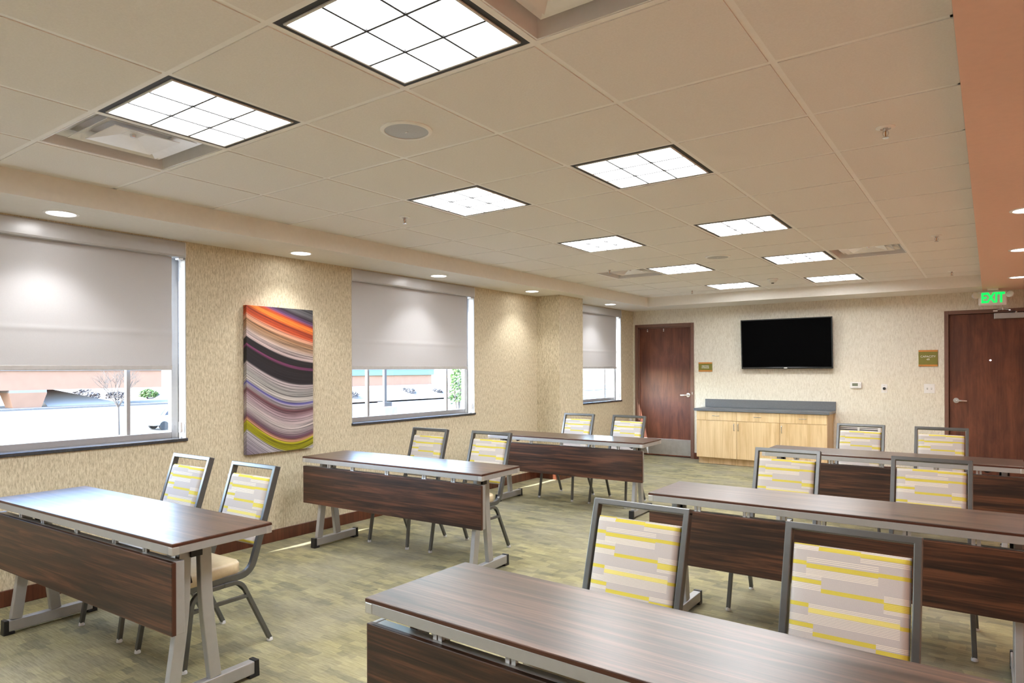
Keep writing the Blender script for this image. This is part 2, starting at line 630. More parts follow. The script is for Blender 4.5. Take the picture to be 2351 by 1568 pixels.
# ---- ceiling: deck, soffits, tees, tiles
ceil = struct(bx('ceiling', 'paint_white', None, -WT, RW + 0.15, Y0 - 0.15, Y1 + 0.2, ZC + 0.15, ZC + 0.25))
bx('soffit', 'soffit_paint', ceil, 0.0, SX0, Y0, Y1, ZS, ZC + 0.15)
bx('soffit', 'soffit_paint', ceil, SX0, SX1, SY1, Y1, ZS, ZC + 0.15)
bx('soffit', 'peach_paint', ceil, SX1, RW, Y0, Y1, ZS, ZC + 0.15)  # right soffit in one even peach colour
XL = [SX0] + [GX + i * S for i in range(6)] + [SX1]
YL = [Y0] + [j * S for j in range(-6, 14)] + [SY1]
TW = 0.024
for x in XL[1:-1]:
    bx('grid_runner', 'tee_white', ceil, x - TW / 2, x + TW / 2, Y0, SY1, ZC, ZC + 0.035)
for y in YL[1:-1]:
    for x0, x1 in zip(XL[:-1], XL[1:]):
        if x1 - x0 < 0.1:
            continue
        a = x0 + (TW / 2 if x0 != SX0 else 0)
        b = x1 - (TW / 2 if x1 != SX1 else 0)
        if abs(y - YL[1]) > 1e-6 and y < -1.3:
            pass
        bx('grid_tee', 'tee_white', ceil, a, b, y - TW / 2, y + TW / 2, ZC, ZC + 0.032)
for x0, x1 in ((SX0, SX0 + 0.02), (SX1 - 0.02, SX1)):
    bx('wall_angle', 'tee_white', ceil, x0, x1, Y0, SY1, ZC, ZC + 0.004)
bx('wall_angle', 'tee_white', ceil, SX0, SX1, SY1 - 0.02, SY1, ZC, ZC + 0.004)

col_ix = {'S': 0, 'G': 1, 'F': 2, 'E': 3, 'D': 4, 'C': 5, 'B': 6}     # column to the right of that line


def row_ix(j):
    return YL.index(j * S) if j * S in YL else min(range(len(YL)), key=lambda q: abs(YL[q] - j * S))


LIGHTS = [(c, j) for j in (-3, 0, 3, 6, 9, 12) for c in ('F', 'D')]
DIFFS = [('G', 0), ('C', 0), ('G', 9), ('C', 9)]
taken = {(col_ix[c], row_ix(j)) for c, j in LIGHTS + DIFFS}
tile_me = {}
for i, (x0, x1) in enumerate(zip(XL[:-1], XL[1:])):
    for j, (y0, y1) in enumerate(zip(YL[:-1], YL[1:])):
        if (i, j) in taken:
            continue
        a, b = round(x1 - x0 - 0.026, 4), round(y1 - y0 - 0.026, 4)
        if (a, b) not in tile_me:
            m = MB().box(-a / 2, a / 2, -b / 2, b / 2, -0.003, 0.02)
            tile_me[(a, b)] = m.mesh('ceiling_tile', 'ceiling_tile')
        o = bpy.data.objects.new('ceiling_tile', tile_me[(a, b)])
        C.objects.link(o)
        o.parent = ceil
        o.location = ((x0 + x1) / 2, (y0 + y1) / 2, ZC)

# ------------------------------------------------------------------ windows
for k_, (a, b) in enumerate(WIN):
    wn = struct(empty('window_%d' % (k_ + 1), (0, 0, 0)))
    xa, xb = -0.148, -0.100        # frame
    fz0 = WZ0 + 0.015
    for nm, args in (('frame_jamb', (xa, xb, a, a + 0.06, fz0, WZ1)), ('frame_jamb', (xa, xb, b - 0.06, b, fz0, WZ1)),
                     ('frame_sill', (xa, xb, a + 0.06, b - 0.06, fz0, fz0 + 0.045)), ('frame_head', (xa, xb, a + 0.06, b - 0.06, WZ1 - 0.05, WZ1))):
        bx(nm, 'window_alu', wn, *args, bevel=0.003)
    m1, m2 = a + 0.30, b - 0.36
    for y in (m1, m2):
        bx('mullion', 'window_alu', wn, xa + 0.01, xb - 0.005, y - 0.013, y + 0.013, fz0 + 0.045, WZ1 - 0.05, bevel=0.002)
    for y0, y1 in ((a + 0.06, m1 - 0.013), (m1 + 0.013, m2 - 0.013), (m2 + 0.013, b - 0.06)):
        bx('pane', 'glass', wn, -0.126, -0.122, y0, y1, fz0 + 0.045, WZ1 - 0.05)
    bx('jamb_lining', 'jamb_grey', wn, -0.100, -0.001, b - 0.006, b, fz0, WZ1)
    bx('jamb_lining', 'jamb_grey', wn, -0.100, -0.001, a, a + 0.006, fz0, WZ1)
    bx('window_sill', 'sill_stone', wn, -0.100, 0.018, a - 0.004, b + 0.004, WZ0 - 0.006, WZ0 + 0.017, bevel=0.004)

# ------------------------------------------------------------------ doors


def make_door(name, d, lever_x, lever_dir, y_leaf):
    x0, x1, zt = d
    dr = struct(empty(name, ((x0 + x1) / 2, Y1, 0)))
    cx = (x0 + x1) / 2
    h = (x1 - x0) / 2
    # steel frame: face 0.05 wide, proud of the wall, with stop
    fr_ = MB()
    for sgn in (-1, 1):
        xi, xo = sorted((sgn * (h - 0.012), sgn * (h + 0.035)))
        fr_.box(xi, xo, -0.014, 0.11, 0, zt + 0.035)
    fr_.box(-h + 0.012, h - 0.012, -0.014, 0.11, zt - 0.012, zt + 0.035)
    fr_.build('door_frame', 'frame_brown', dr, 0.003)
    stop = MB()
    for sgn in (-1, 1):
        xi, xo = sorted((sgn * (h - 0.03), sgn * (h - 0.012)))
        stop.box(xi, xo, y_leaf - 0.022, y_leaf - 0.002, 0, zt - 0.012)
    stop.box(-h + 0.012, h - 0.012, y_leaf - 0.022, y_leaf - 0.002, zt - 0.03, zt - 0.012)
    if y_leaf > 0.03:
        stop.build('door_stop', 'frame_brown', dr, 0.002)
    leaf = bx('door_leaf', 'mahogany', dr, -h + 0.016, h - 0.016, y_leaf, y_leaf + 0.044, 0.012, zt - 0.016, bevel=0.002)
    bx('threshold_gap', 'black_plastic', dr, -h + 0.016, h - 0.016, y_leaf + 0.01, y_leaf + 0.04, 0.001, 0.0115)
    lx = lever_x - cx
    m = MB().cyl((lx, y_leaf, 1.0), (lx, y_leaf - 0.012, 1.0), 0.036, 0.034, 28)
    m.cyl((lx, y_leaf - 0.012, 1.0), (lx, y_leaf - 0.05, 1.0), 0.011, seg=16)
    m.sweep(bend([(lx, y_leaf - 0.052, 1.0), (lx + lever_dir * 0.05, y_leaf - 0.055, 1.0), (lx + lever_dir * 0.115, y_leaf - 0.05, 0.997)], 0.02), 0.020, 0.014, (0, 0, 1))
    m.build('lever_handle', 'steel', leaf, 0.003, smooth=True)
    return dr, leaf, cx, h


door1, leaf1, cx1, h1 = make_door('door_1', D1, 0.935, -1, 0.035)
kp = bx('kick_plate', 'kick_steel', leaf1, -h1 + 0.02, h1 - 0.02, 0.0325, 0.0348, 0.03, 0.285, bevel=0.0008)
for px_ in (0.243, 0.523):
    m = MB()
    for dz in (0.0, 0.026):
        m.cyl((px_ - cx1, 0.035, 2.058 - dz), (px_ - cx1, 0.028, 2.058 - dz), 0.008, seg=12)
    m.build('catch_screws', 'white_plastic', leaf1)
bx('strike_plate', 'steel', door1, h1 + 0.006, h1 + 0.014, -0.017, -0.0135, 1.01, 1.05)
door2, leaf2, cx2, h2 = make_door('door_2', D2, 4.475, 1, 0.020)
MB().cyl((4.831 - cx2, 0.020, 1.509), (4.831 - cx2, 0.014, 1.509), 0.010, seg=16).build('door_viewer', 'door_viewer_glow', leaf2)
bx('closer_body', 'silver_paint', leaf2, 4.868 - cx2, 5.20 - cx2, -0.045, 0.0195, 2.020, 2.090, bevel=0.006)
m = MB().box(4.86 - cx2, 4.905 - cx2, -0.032, -0.014, 2.108, 2.126)
m.sweep([(4.885 - cx2, -0.024, 2.122), (4.955 - cx2, -0.10, 2.132), (5.02 - cx2, -0.17, 2.12)], 0.008, 0.02, (0, 0, 1))
m.sweep([(5.02 - cx2, -0.17, 2.112), (5.06 - cx2, -0.09, 2.108), (5.09 - cx2, -0.022, 2.105)], 0.008, 0.02, (0, 0, 1))
m.cyl((4.955 - cx2, -0.10, 2.12), (4.955 - cx2, -0.10, 2.155), 0.008, seg=10)
m.cyl((5.09 - cx2, -0.022, 2.088), (5.09 - cx2, -0.022, 2.115), 0.010, seg=10)
m.build('closer_arm', 'steel', leaf2)

# ------------------------------------------------------------------ ceiling lights (3 x 3 cell troffers)


def make_light():
    r = empty('ceiling_light')
    o, i_ = 0.292, 0.270
    f_ = MB()
    for a in ((-o, o, -o, -i_), (-o, o, i_, o), (-o, -i_, -i_, i_), (i_, o, -i_, i_)):
        f_.box(*a, 0.001, 0.05)
    f_.build('housing', 'fixture_black', r)
    f_ = MB()
    q = i_ - 0.009
    for a in ((-i_, i_, -i_, -q), (-i_, i_, q, i_), (-i_, -q, -q, q), (q, i_, -q, q)):
        f_.box(*a, -0.004, 0.045)
    f_.build('lens_frame', 'louver_white', r, 0.0015)
    bx('diffuser', 'troffer_lens', r, -q, q, -q, q, 0.0035, 0.012)
    for t_ in (-q / 3, q / 3):
        bx('louver_blade', 'louver_grey', r, t_ - 0.0045, t_ + 0.0045, -q, q, -0.004, 0.0033)
        bx('louver_blade', 'louver_grey', r, -q, q, t_ - 0.0045, t_ + 0.0045, -0.004, 0.0033)
    return r


desc = {(-3, 'F'): 'behind the camera on the window side', (-3, 'D'): 'behind the camera on the door side',
        (0, 'F'): 'beside the open air diffuser, nearest the window blinds', (0, 'D'): 'largest of all, cut by the top of the photo',
        (3, 'F'): 'second in the window side row, near a sprinkler', (3, 'D'): 'second in the door side row',
        (6, 'F'): 'third in the window side row', (6, 'D'): 'third in the door side row',
        (9, 'F'): 'fourth in the window side row, beside an air diffuser', (9, 'D'): 'fourth in the door side row, beside an air diffuser',
        (12, 'F'): 'farthest in the window side row, above the storage door', (12, 'D'): 'farthest in the door side row, above the television'}
proto = None
for c, j in LIGHTS:
    if proto is None:
        o = proto = make_light()
    else:
        o = copy_tree(proto)
    i = col_ix[c]
    o.location = ((XL[i] + XL[i + 1]) / 2, (j + 0.5) * S, ZC)
    tag(o, 'square lit nine cell ceiling light, ' + desc[(j, c)], 'ceiling light', 'square recessed ceiling lights')

# ------------------------------------------------------------------ air diffusers


def make_diffuser():
    r = empty('air_diffuser')
    o, h = 0.290, 0.085
    m = MB()
    for a in ((-o, o, -o, -o + 0.006), (-o, o, o - 0.006, o), (-o, -o + 0.006, -o, o), (o - 0.006, o, -o, o)):
        m.box(*a, 0.001, h)
    m.build('housing', 'diffuser_white', r)
    bx('backplate', 'diffuser_white', r, -o, o, -o, o, h, h + 0.004)

    def ring(ro, zo, ri, zi, t_=0.003):
        m_ = MB()
        for up in (0, t_):
            for rr, zz in ((ro, zo), (ri, zi)):
                m_.v += [(-rr, -rr, zz + up), (rr, -rr, zz + up), (rr, rr, zz + up), (-rr, rr, zz + up)]
        for q in range(4):
            p = (q + 1) % 4
            m_.f += [(q, p, 4 + p, 4 + q), (8 + q, 12 + q, 12 + p, 8 + p), (q, 8 + q, 8 + p, p), (4 + q, 4 + p, 12 + p, 12 + q)]
        return m_
    ring(0.245, 0.036, 0.20, 0.060).build('cone_outer', 'diffuser_white', r)
    ring(0.205, 0.022, 0.14, 0.058).build('cone_middle', 'diffuser_white', r)
    m = ring(0.150, 0.020, 0.035, 0.052)
    m.box(-0.036, 0.036, -0.036, 0.036, 0.050, 0.056)
    m.build('cone_inner', 'diffuser_white', r)
    MB().lathe([(0.002, 0.036), (0.012, 0.037), (0.014, 0.042), (0.014, 0.052)], (0, 0, 0), 14).build('damper_screw', 'steel', r, smooth=True)
    return r


ddesc = {('G', 0): 'beside the nearest window side light', ('C', 0): 'cut by the top of the photo beside the largest light',
         ('G', 9): 'far down the room on the window side', ('C', 9): 'far down the room on the door side'}
proto = None
for c, j in DIFFS:
    if proto is None:
        o = proto = make_diffuser()
    else:
        o = copy_tree(proto)
    i = col_ix[c]
    o.location = ((XL[i] + XL[i + 1]) / 2, (j + 0.5) * S, ZC)
    tag(o, 'square white recessed air diffuser, ' + ddesc[(c, j)], 'air diffuser', 'ceiling air diffusers')

# ------------------------------------------------------------------ ceiling speakers, sprinklers, detector
TZ = ZC - 0.003


def make_speaker():
    r = empty('ceiling_speaker')
    m = MB().lathe([(0.118, 0), (0.118, -0.004), (0.110, -0.009), (0.100, -0.009), (0.0985, -0.004), (0.0985, 0)])
    m.f = m.f[:-2]
    m.f += [(5 * 32 + i, 5 * 32 + (i + 1) % 32, (i + 1) % 32, i) for i in range(32)]
    m.build('trim_ring', 'tee_white', r, smooth=True)
    MB().lathe([(0.098, -0.001), (0.098, -0.006), (0.06, -0.0085), (0.001, -0.0095)]).build('grille', 'speaker_grille', r, smooth=True)
    bx('badge', 'tee_white', r, -0.008, 0.008, -0.003, 0.003, -0.0115, -0.0092)
    return r


o = make_speaker()
o.location = (2.676, 0.932, TZ)
tag(o, 'round ceiling speaker nearest the camera, between two lights', 'speaker', 'round ceiling speakers')
o2 = copy_tree(o)
o2.location = (2.676, 5.20, TZ)
o2['label'] = 'small far round ceiling speaker between the two light rows'


def make_sprinkler():
    r = empty('sprinkler_head')
    MB().lathe([(0.040, 0.0), (0.040, -0.003), (0.030, -0.008), (0.022, -0.008), (0.020, -0.003)], seg=24).build('escutcheon', 'tee_white', r, smooth=True)
    m = MB().cyl((0, 0, -0.004), (0, 0, -0.018), 0.011, 0.009, 14)
    for s_ in (-1, 1):
        m.sweep(bend([(s_ * 0.008, 0, -0.016), (s_ * 0.013, 0, -0.030), (s_ * 0.002, 0, -0.046)], 0.01, 4), 0.005, 0.004, (0, 1, 0))
    m.build('frame_arms', 'steel', r)
    MB().cyl((0, 0, -0.046), (0, 0, -0.049), 0.015, seg=18).build('deflector', 'steel', r)
    simple_b = MB().cyl((0, 0, -0.018), (0, 0, -0.044), 0.0025, seg=8)
    simple_b.build('glass_bulb', 'sign_orange', r)
    return r


proto = None
for x, y, lb in ((4.448, 2.186, 'nearest the camera, by the right ceiling edge'), (1.44, 2.169, 'near the second window side light'),
                 (4.472, 5.255, 'midway down the right ceiling edge'), (1.44, 5.32, 'beside the far window side air diffuser'),
                 (4.479, 7.763, 'farthest on the right, in front of the exit sign'), (1.462, 7.753, 'farthest on the left, before the storage door')):
    if proto is None:
        o = proto = make_sprinkler()
    else:
        o = copy_tree(proto)
    o.location = (x, y, TZ)
    tag(o, 'small pendent sprinkler head ' + lb, 'sprinkler', 'ceiling sprinkler heads')

r = empty('smoke_detector', (2.68, 7.2, TZ))
MB().lathe([(0.062, 0), (0.062, -0.010), (0.055, -0.014), (0.001, -0.014)]).build('base', 'white_plastic', r, smooth=True)
MB().lathe([(0.054, -0.014), (0.046, -0.03), (0.03, -0.046), (0.012, -0.05), (0.001, -0.05)]).build('dome', 'white_plastic', r, smooth=True)
MB().lathe([(0.016, -0.049), (0.016, -0.056), (0.001, -0.057)], seg=16).build('sensor_cap', 'grille_dark', r, smooth=True)
tag(r, 'white domed smoke detector hanging from the ceiling above the television', 'smoke detector')

# ------------------------------------------------------------------ downlights in the side soffits


def make_downlight():
    r = empty('downlight')
    m = MB()
    seg = 32
    prof = [(0.094, 0.0), (0.094, -0.003), (0.088, -0.005), (0.078, -0.005), (0.074, -0.001), (0.074, 0.0)]
    m.lathe(prof, seg=seg)
    m.f = m.f[:-2]
    m.f += [(5 * seg + i, 5 * seg + (i + 1) % seg, (i + 1) % seg, i) for i in range(seg)]
    m.build('trim_ring', 'tee_white', r, smooth=True)
    MB().lathe([(0.0735, 0.0), (0.0735, -0.0025), (0.001, -0.003)], seg=seg).build('lens', 'downlight_lens', r, smooth=False)
    return r


def downlight_lamp(parent):
    ld = bpy.data.lights.get('downlight_lamp')
    if ld is None:
        ld = bpy.data.lights.new('downlight_lamp', 'SPOT')
        ld.energy = SPOT_W
        ld.spot_size = math.radians(112)
        ld.spot_blend = 0.75
        ld.shadow_soft_size = 0.05
        ld.color = (1.0, 0.98, 0.96)
    lo = bpy.data.objects.new('downlight_lamp', ld)
    C.objects.link(lo)
    lo.parent = parent
    lo.location = (0, 0, -0.055)


proto = None
DL = [(0.27, -1.25, 'outside the photo on the window side'), (0.27, 0.439, 'over the first window, leftmost'), (0.27, 2.165, 'above the striped canvas'),
      (0.28, 3.825, 'over the second window blind'), (0.285, 5.516, 'in the corner before the wall column'), (0.285, 7.582, 'over the farthest window'),
      (5.06, -1.25, 'outside the photo on the door side'), (5.06, 0.439, 'over the right aisle outside the photo'), (5.06, 2.165, 'over the right aisle near the camera'),
      (5.02, 3.835, 'cut by the right photo edge, highest'), (5.045, 5.526, 'at the right photo edge, second lowest'), (5.075, 7.566, 'at the right photo edge, lowest, before the exit door')]
for x, y, lb in DL:
    if proto is None:
        o = proto = make_downlight()
        kids = list(o.children)
    else:
        o = proto.copy()
        C.objects.link(o)
        for ch in kids:
            q_ = ch.copy()
            C.objects.link(q_)
            q_.parent = o
    o.location = (x, y, ZS)
    tag(o, 'round lit recessed downlight ' + lb, 'downlight', 'soffit downlights')
    downlight_lamp(o)

# ------------------------------------------------------------------ roller blinds
bl_lab = ['grey roller blind on the window behind the camera', 'large grey roller blind at the left photo edge, left of the canvas',
          'grey roller blind on the window between the canvas and the wall column', 'narrow looking grey roller blind between column and storage door']
for (a, b), lb in zip(WIN, bl_lab):
    r = empty('roller_blind', (0, 0, 0))
    r.location = (-0.045, (a + b) / 2, WZ1)
    hw = (b - a) / 2 - 0.008
    # cassette: angled fascia
    prof = [(-0.05, 0.0), (0.050, 0.0), (0.055, -0.008), (0.057, -0.100), (0.050, -0.112), (-0.05, -0.112)]
    MB().prism(prof, 'y', -hw, hw).build('cassette', 'blind_cassette', r, 0.002)
    m = MB().prism([(p[0] * 1.02, p[1]) for p in prof], 'y', -hw - 0.004, -hw)
    m.prism([(p[0] * 1.02, p[1]) for p in prof], 'y', hw, hw + 0.004)
    m.build('end_cap', 'white_plastic', r)
    # fabric: slightly rippled sheet
    zt, zb = -0.10, 1.452 - WZ1
    fl, fr2 = -hw + 0.015, hw - 0.074
    ny, nz = 24, 70
    m = MB()
    for side in (0, 1):
        for i in range(nz + 1):
            for j in range(ny + 1):
                y = fl + (fr2 - fl) * j / ny
                z = zt + (zb - zt) * i / nz
                t_ = i / nz
                dx = 0.0035 * math.exp(-((z + WZ1 - 1.69) / 0.016) ** 2) + 0.004 * math.sin(3.1 * y + 1.3) * t_ + 0.003 * math.sin(t_ * 9 + y) * math.sin(2 * y) * t_
                m.v.append((dx - 0.0008 * side, y, z))
        o_ = side * (nz + 1) * (ny + 1)
        for i in range(nz):
            for j in range(ny):
                p = o_ + i * (ny + 1) + j
                m.f.append((p, p + 1, p + ny + 2, p + ny + 1) if side == 0 else (p, p + ny + 1, p + ny + 2, p + 1))
    m.build('fabric', 'blind_fabric', r, smooth=True)
    bx('bottom_bar', 'blind_bar', r, -0.008, 0.008, fl, fr2, zb - 0.030, zb + 0.004, bevel=0.004)
    # clutch, chain loop and tension device on the right
    bx('clutch_bracket', 'clear_plastic', r, -0.02, 0.035, hw - 0.038, hw - 0.004, -0.128, -0.112, bevel=0.004)
    m = MB()
    for dy in (-0.03, -0.018):
        nb = 64
        for q in range(nb):
            zz = -0.125 - q * 1.20 / nb
            m.lathe([(0.0008, -0.003), (0.0028, 0), (0.0008, 0.003)], (0.02, hw + dy, zz), 5)
        m.cyl((0.02, hw + dy, -0.12), (0.02, hw + dy, -1.325), 0.0009, seg=4)
    m.build('bead_chain', 'white_plastic', r)
    m = MB().box(0.010, 0.032, hw - 0.034, hw - 0.012, -1.40, -1.32)
    m.build('chain_tensioner', 'clear_plastic', r, 0.006)
    tag(r, lb, 'blind', 'window roller blinds')

# ------------------------------------------------------------------ canvas painting
cv = empty('canvas_painting', (0.001, 1.818, 0.745))
m = MB().box(0, CD, 0, CW, 0, CH)
cvo = m.build('stretched_canvas', 'canvas_print', cv, 0.003)
bx('wall_cleat', 'maple', cv, -0.0005, 0.0, 0.1, CW - 0.1, CH - 0.12, CH - 0.08)
tag(cv, 'tall canvas of flowing multicoloured stripes hung between the windows', 'painting')

# ------------------------------------------------------------------ television
tv = empty('television', (2.4315, 8.9525, 1.775))
TWD, THT = 0.626, 0.362
tilt = math.radians(3.9)
grp = Matrix.Translation((0, -0.085, 0)) @ Matrix.Rotation(tilt, 4, 'X')


def tvpart(mb_, name, mat, bevel=0.0):
    mb_.v = [tuple(grp @ Vector(p)) for p in mb_.v]
    return mb_.build(name, mat, tv, bevel)


m = MB()
bz = 0.016
for a in ((-TWD, TWD, THT - bz, THT), (-TWD, TWD, -THT, -THT + 0.024), (-TWD, -TWD + bz, -THT + 0.024, THT - bz), (TWD - bz, TWD, -THT + 0.024, THT - bz)):
    m.box(a[0], a[1], -0.030, 0.004, a[2], a[3])
tvpart(m, 'bezel', 'tv_bezel', 0.003)
tvpart(MB().box(-TWD + bz, TWD - bz, -0.024, -0.018, -THT + 0.024, THT - bz), 'screen', 'tv_screen')
tvpart(MB().box(-TWD + 0.01, TWD - 0.01, 0.004, 0.028, -THT + 0.01, THT - 0.01), 'back_shell', 'tv_bezel', 0.008)
tvpart(MB().box(-0.022, 0.022, -0.0318, -0.030, -THT + 0.006, -THT + 0.018), 'badge', 'lettering')
MB().box(-0.2, 0.2, -0.06, -0.001, -0.15, 0.15).build('wall_mount', 'black_plastic', tv)
tag(tv, 'large black flat screen television mounted on the far wall', 'television')

# ------------------------------------------------------------------ maple cabinets and counter
CY0 = 8.505


def handle(parent, p0, p1, out):
    p0, p1 = Vector(p0), Vector(p1)
    o_ = Vector((0, -out, 0))
    ax = (p1 - p0).cross(o_).normalized()
    MB().sweep(bend([p0, p0 + o_, p1 + o_, p1], 0.012, 4), 0.009, 0.009, ax).build('handle', 'steel', parent, 0.002)


def cabinet(x0, x1, doors, label):
    r = empty('base_cabinet', ((x0 + x1) / 2, Y1 - 0.001, 0))
    cx = (x0 + x1) / 2
    yf = CY0 - (Y1 - 0.001)
    h = (x1 - x0) / 2
    bx('carcass', 'maple', r, -h, h, yf + 0.02, 0, 0.098, 0.788)
    bx('toe_kick', 'maple', r, -h + 0.002, h - (0.04 if x1 > 3 else 0.002), yf + 0.095, -0.01, 0.0, 0.098)
    w_ = (x1 - x0) / len(doors)
    for i, hs in enumerate(doors):
        a = -h + i * w_ + 0.002
        b = -h + (i + 1) * w_ - 0.002
        dr = bx('drawer', 'maple', r, a, b, yf, yf + 0.0195, 0.655, 0.785, bevel=0.0015)
        mid = (a + b) / 2
        handle(dr, (mid - 0.048, yf, 0.722), (mid + 0.048, yf, 0.722), 0.03)
        do = bx('door', 'maple', r, a, b, yf, yf + 0.0195, 0.103, 0.650, bevel=0.0015)
        hx = b - 0.028 if hs == 'r' else a + 0.028
        handle(do, (hx, yf, 0.515), (hx, yf, 0.615), 0.03)
    tag(r, label, 'cabinet', 'maple cabinets under the television')
    return r


cabinet(1.240, 2.434, 'rl', 'wide pale maple base cabinet with two doors and two drawers')
cabinet(2.435, 3.045, 'l', 'single door pale maple base cabinet at the right end of the counter')
r = empty('countertop', (2.14, Y1, 0.789))
bx('slab', 'counter_top', r, -0.935, 0.935, CY0 - 0.025 - Y1, -0.001, 0.0005, 0.038, bevel=0.004)
bx('backsplash', 'counter_top', r, -0.915, 0.937, -0.022, -0.001, 0.0385, 0.160, bevel=0.002)
tag(r, 'dark grey laminate countertop with backsplash on the maple cabinets', 'countertop')

# ------------------------------------------------------------------ things on the far wall


def wall_thing(name, x, z, label, cat):
    r_ = empty(name, (x, Y1 - 0.0005, z))
    return tag(r_, label, cat)


# capacity sign
r = wall_thing('wall_sign', 4.1725, 1.543, 'green square sign reading CAPACITY 49 beside the exit door', 'sign')
bx('plaque', 'sign_green', r, -0.106, 0.106, -0.010, 0, -0.106, 0.106, bevel=0.0015)
bx('edge_stripe', 'sign_orange', r, -0.106, 0.106, -0.0125, -0.010, 0.083, 0.106)
bx('edge_stripe', 'sign_orange', r, -0.106, 0.106, -0.0125, -0.010, -0.106, -0.083)
lettering('CAPACITY', 0.036, 'lettering', r, (0, -0.0115, 0.020), FACE_Y)
lettering('49', 0.036, 'lettering', r, (0, -0.0115, -0.018), FACE_Y)
# storage sign
r = wall_thing('wall_sign', 1.2255, 1.444, 'small green sign reading MEETING STORAGE beside the storage door', 'sign')
bx('plaque', 'sign_green', r, -0.108, 0.108, -0.010, 0, -0.072, 0.072, bevel=0.0015)
bx('edge_stripe', 'sign_orange', r, -0.108, 0.108, -0.0125, -0.010, 0.050, 0.072)
bx('edge_stripe', 'sign_orange', r, -0.108, 0.108, -0.0125, -0.010, -0.072, -0.050)
lettering('MEETING', 0.027, 'lettering', r, (0, -0.0115, 0.013), FACE_Y)
lettering('STORAGE', 0.027, 'lettering', r, (0, -0.0115, -0.013), FACE_Y)
# thermostat
r = wall_thing('thermostat', 3.330, 1.182, 'white thermostat with grey display right of the television', 'thermostat')
bx('body', 'white_plastic', r, -0.072, 0.072, -0.026, 0, -0.044, 0.044, bevel=0.012, seg=4)
bx('display', 'lcd', r, -0.044, 0.026, -0.0275, -0.026, -0.010, 0.028)
for i in range(4):
    bx('button', 'blind_bar', r, -0.036 + i * 0.018, -0.026 + i * 0.018, -0.0275, -0.026, -0.031, -0.026)
for q in ((0.046, 0.018), (0.058, 0.006), (0.046, -0.006)):
    bx('arrow_key', 'blind_bar', r, q[0] - 0.005, q[0] + 0.005, -0.0275, -0.026, q[1] - 0.004, q[1] + 0.004)
# volume control
r = wall_thing('volume_control', 3.671, 1.142, 'white wall plate with a round black volume knob', 'wall control')
bx('plate', 'white_plastic', r, -0.035, 0.035, -0.006, 0, -0.058, 0.058, bevel=0.002)
MB().cyl((0, -0.006, 0), (0, -0.022, 0), 0.019, 0.016, 24).build('knob', 'black_plastic', r, 0.002, smooth=True)
bx('scale_mark', 'blind_bar', r, -0.012, 0.012, -0.0068, -0.006, 0.036, 0.040)
# switch
r = wall_thing('light_switch', 4.186, 1.148, 'white double light switch plate left of the exit door', 'light switch')
bx('plate', 'white_plastic', r, -0.060, 0.060, -0.006, 0, -0.060, 0.060, bevel=0.002)
for sx_ in (-0.023, 0.023):
    bx('toggle_slot', 'blind_bar', r, sx_ - 0.008, sx_ + 0.008, -0.0075, -0.006, -0.014, 0.014)
    MB().hexa([(sx_ - 0.005, -0.0075, -0.006), (sx_ + 0.005, -0.0075, -0.006), (sx_ + 0.005, -0.0075, 0.006), (sx_ - 0.005, -0.0075, 0.006)][::-1],
              [(sx_ - 0.004, -0.02, 0.004), (sx_ + 0.004, -0.02, 0.004), (sx_ + 0.004, -0.02, 0.011), (sx_ - 0.004, -0.02, 0.011)][::-1]).build('toggle', 'white_plastic', r)
# return grille
r = wall_thing('wall_grille', 3.36, 0.0, 'white louvred air grille low on the far wall behind the far chairs', 'air grille')
r.location.z = 0.30
bx('backing', 'grille_dark', r, -0.24, 0.24, -0.006, 0, -0.02, 0.30)
m = MB()
for a in ((-0.27, 0.27, 0.30, 0.325), (-0.27, 0.27, -0.045, -0.02), (-0.27, -0.235, -0.02, 0.30), (0.235, 0.27, -0.02, 0.30), (-0.012, 0.012, -0.02, 0.30)):
    m.box(a[0], a[1], -0.02, 0, a[2], a[3])
m.build('frame', 'white_plastic', r)
for i in range(12):
    z = -0.008 + i * 0.026
    for a, b in ((-0.235, -0.012), (0.012, 0.235)):
        MB().hexa([(a, -0.018, z), (b, -0.018, z), (b, -0.007, z + 0.008), (a, -0.007, z + 0.008)],
                  [(a, -0.018, z + 0.004), (b, -0.018, z + 0.004), (b, -0.007, z + 0.012), (a, -0.007, z + 0.012)]).build('slat', 'white_plastic', r)
# exit sign
r = empty('exit_sign', (4.856, 8.66, ZS))
tag(r, 'white hanging exit sign with glowing green letters EXIT and two lamp heads', 'exit sign')
bx('canopy', 'white_plastic', r, -0.056, 0.056, -0.04, 0.04, -0.026, 0.0, bevel=0.003)
bx('housing', 'white_plastic', r, -0.142, 0.142, -0.022, 0.022, -0.204, -0.030, bevel=0.018, seg=4)
et = lettering('EXIT', 0.165, 'exit_green', r, (0, -0.0235, -0.117), FACE_Y, extrude=0.0012, bold=0.0065, sx=0.68)
for s_ in (-1, 1):
    hd = MB().lathe([(0.010, 0.0), (0.026, 0.006), (0.038, 0.026), (0.040, 0.044), (0.034, 0.048), (0.001, 0.044)], seg=22)
    rot = Matrix.Translation((s_ * 0.185, -0.004, -0.090)) @ Matrix.Rotation(math.radians(72), 4, 'X') @ Matrix.Rotation(math.radians(-s_ * 26), 4, 'Y')
    hd.v = [tuple(rot @ Vector(p)) for p in hd.v]
    hd.build('lamp_head', 'white_plastic', r, smooth=True)
    MB().cyl((s_ * 0.138, 0, -0.105), (s_ * 0.172, 0.0, -0.098), 0.010, seg=12).build('swivel', 'white_plastic', r)
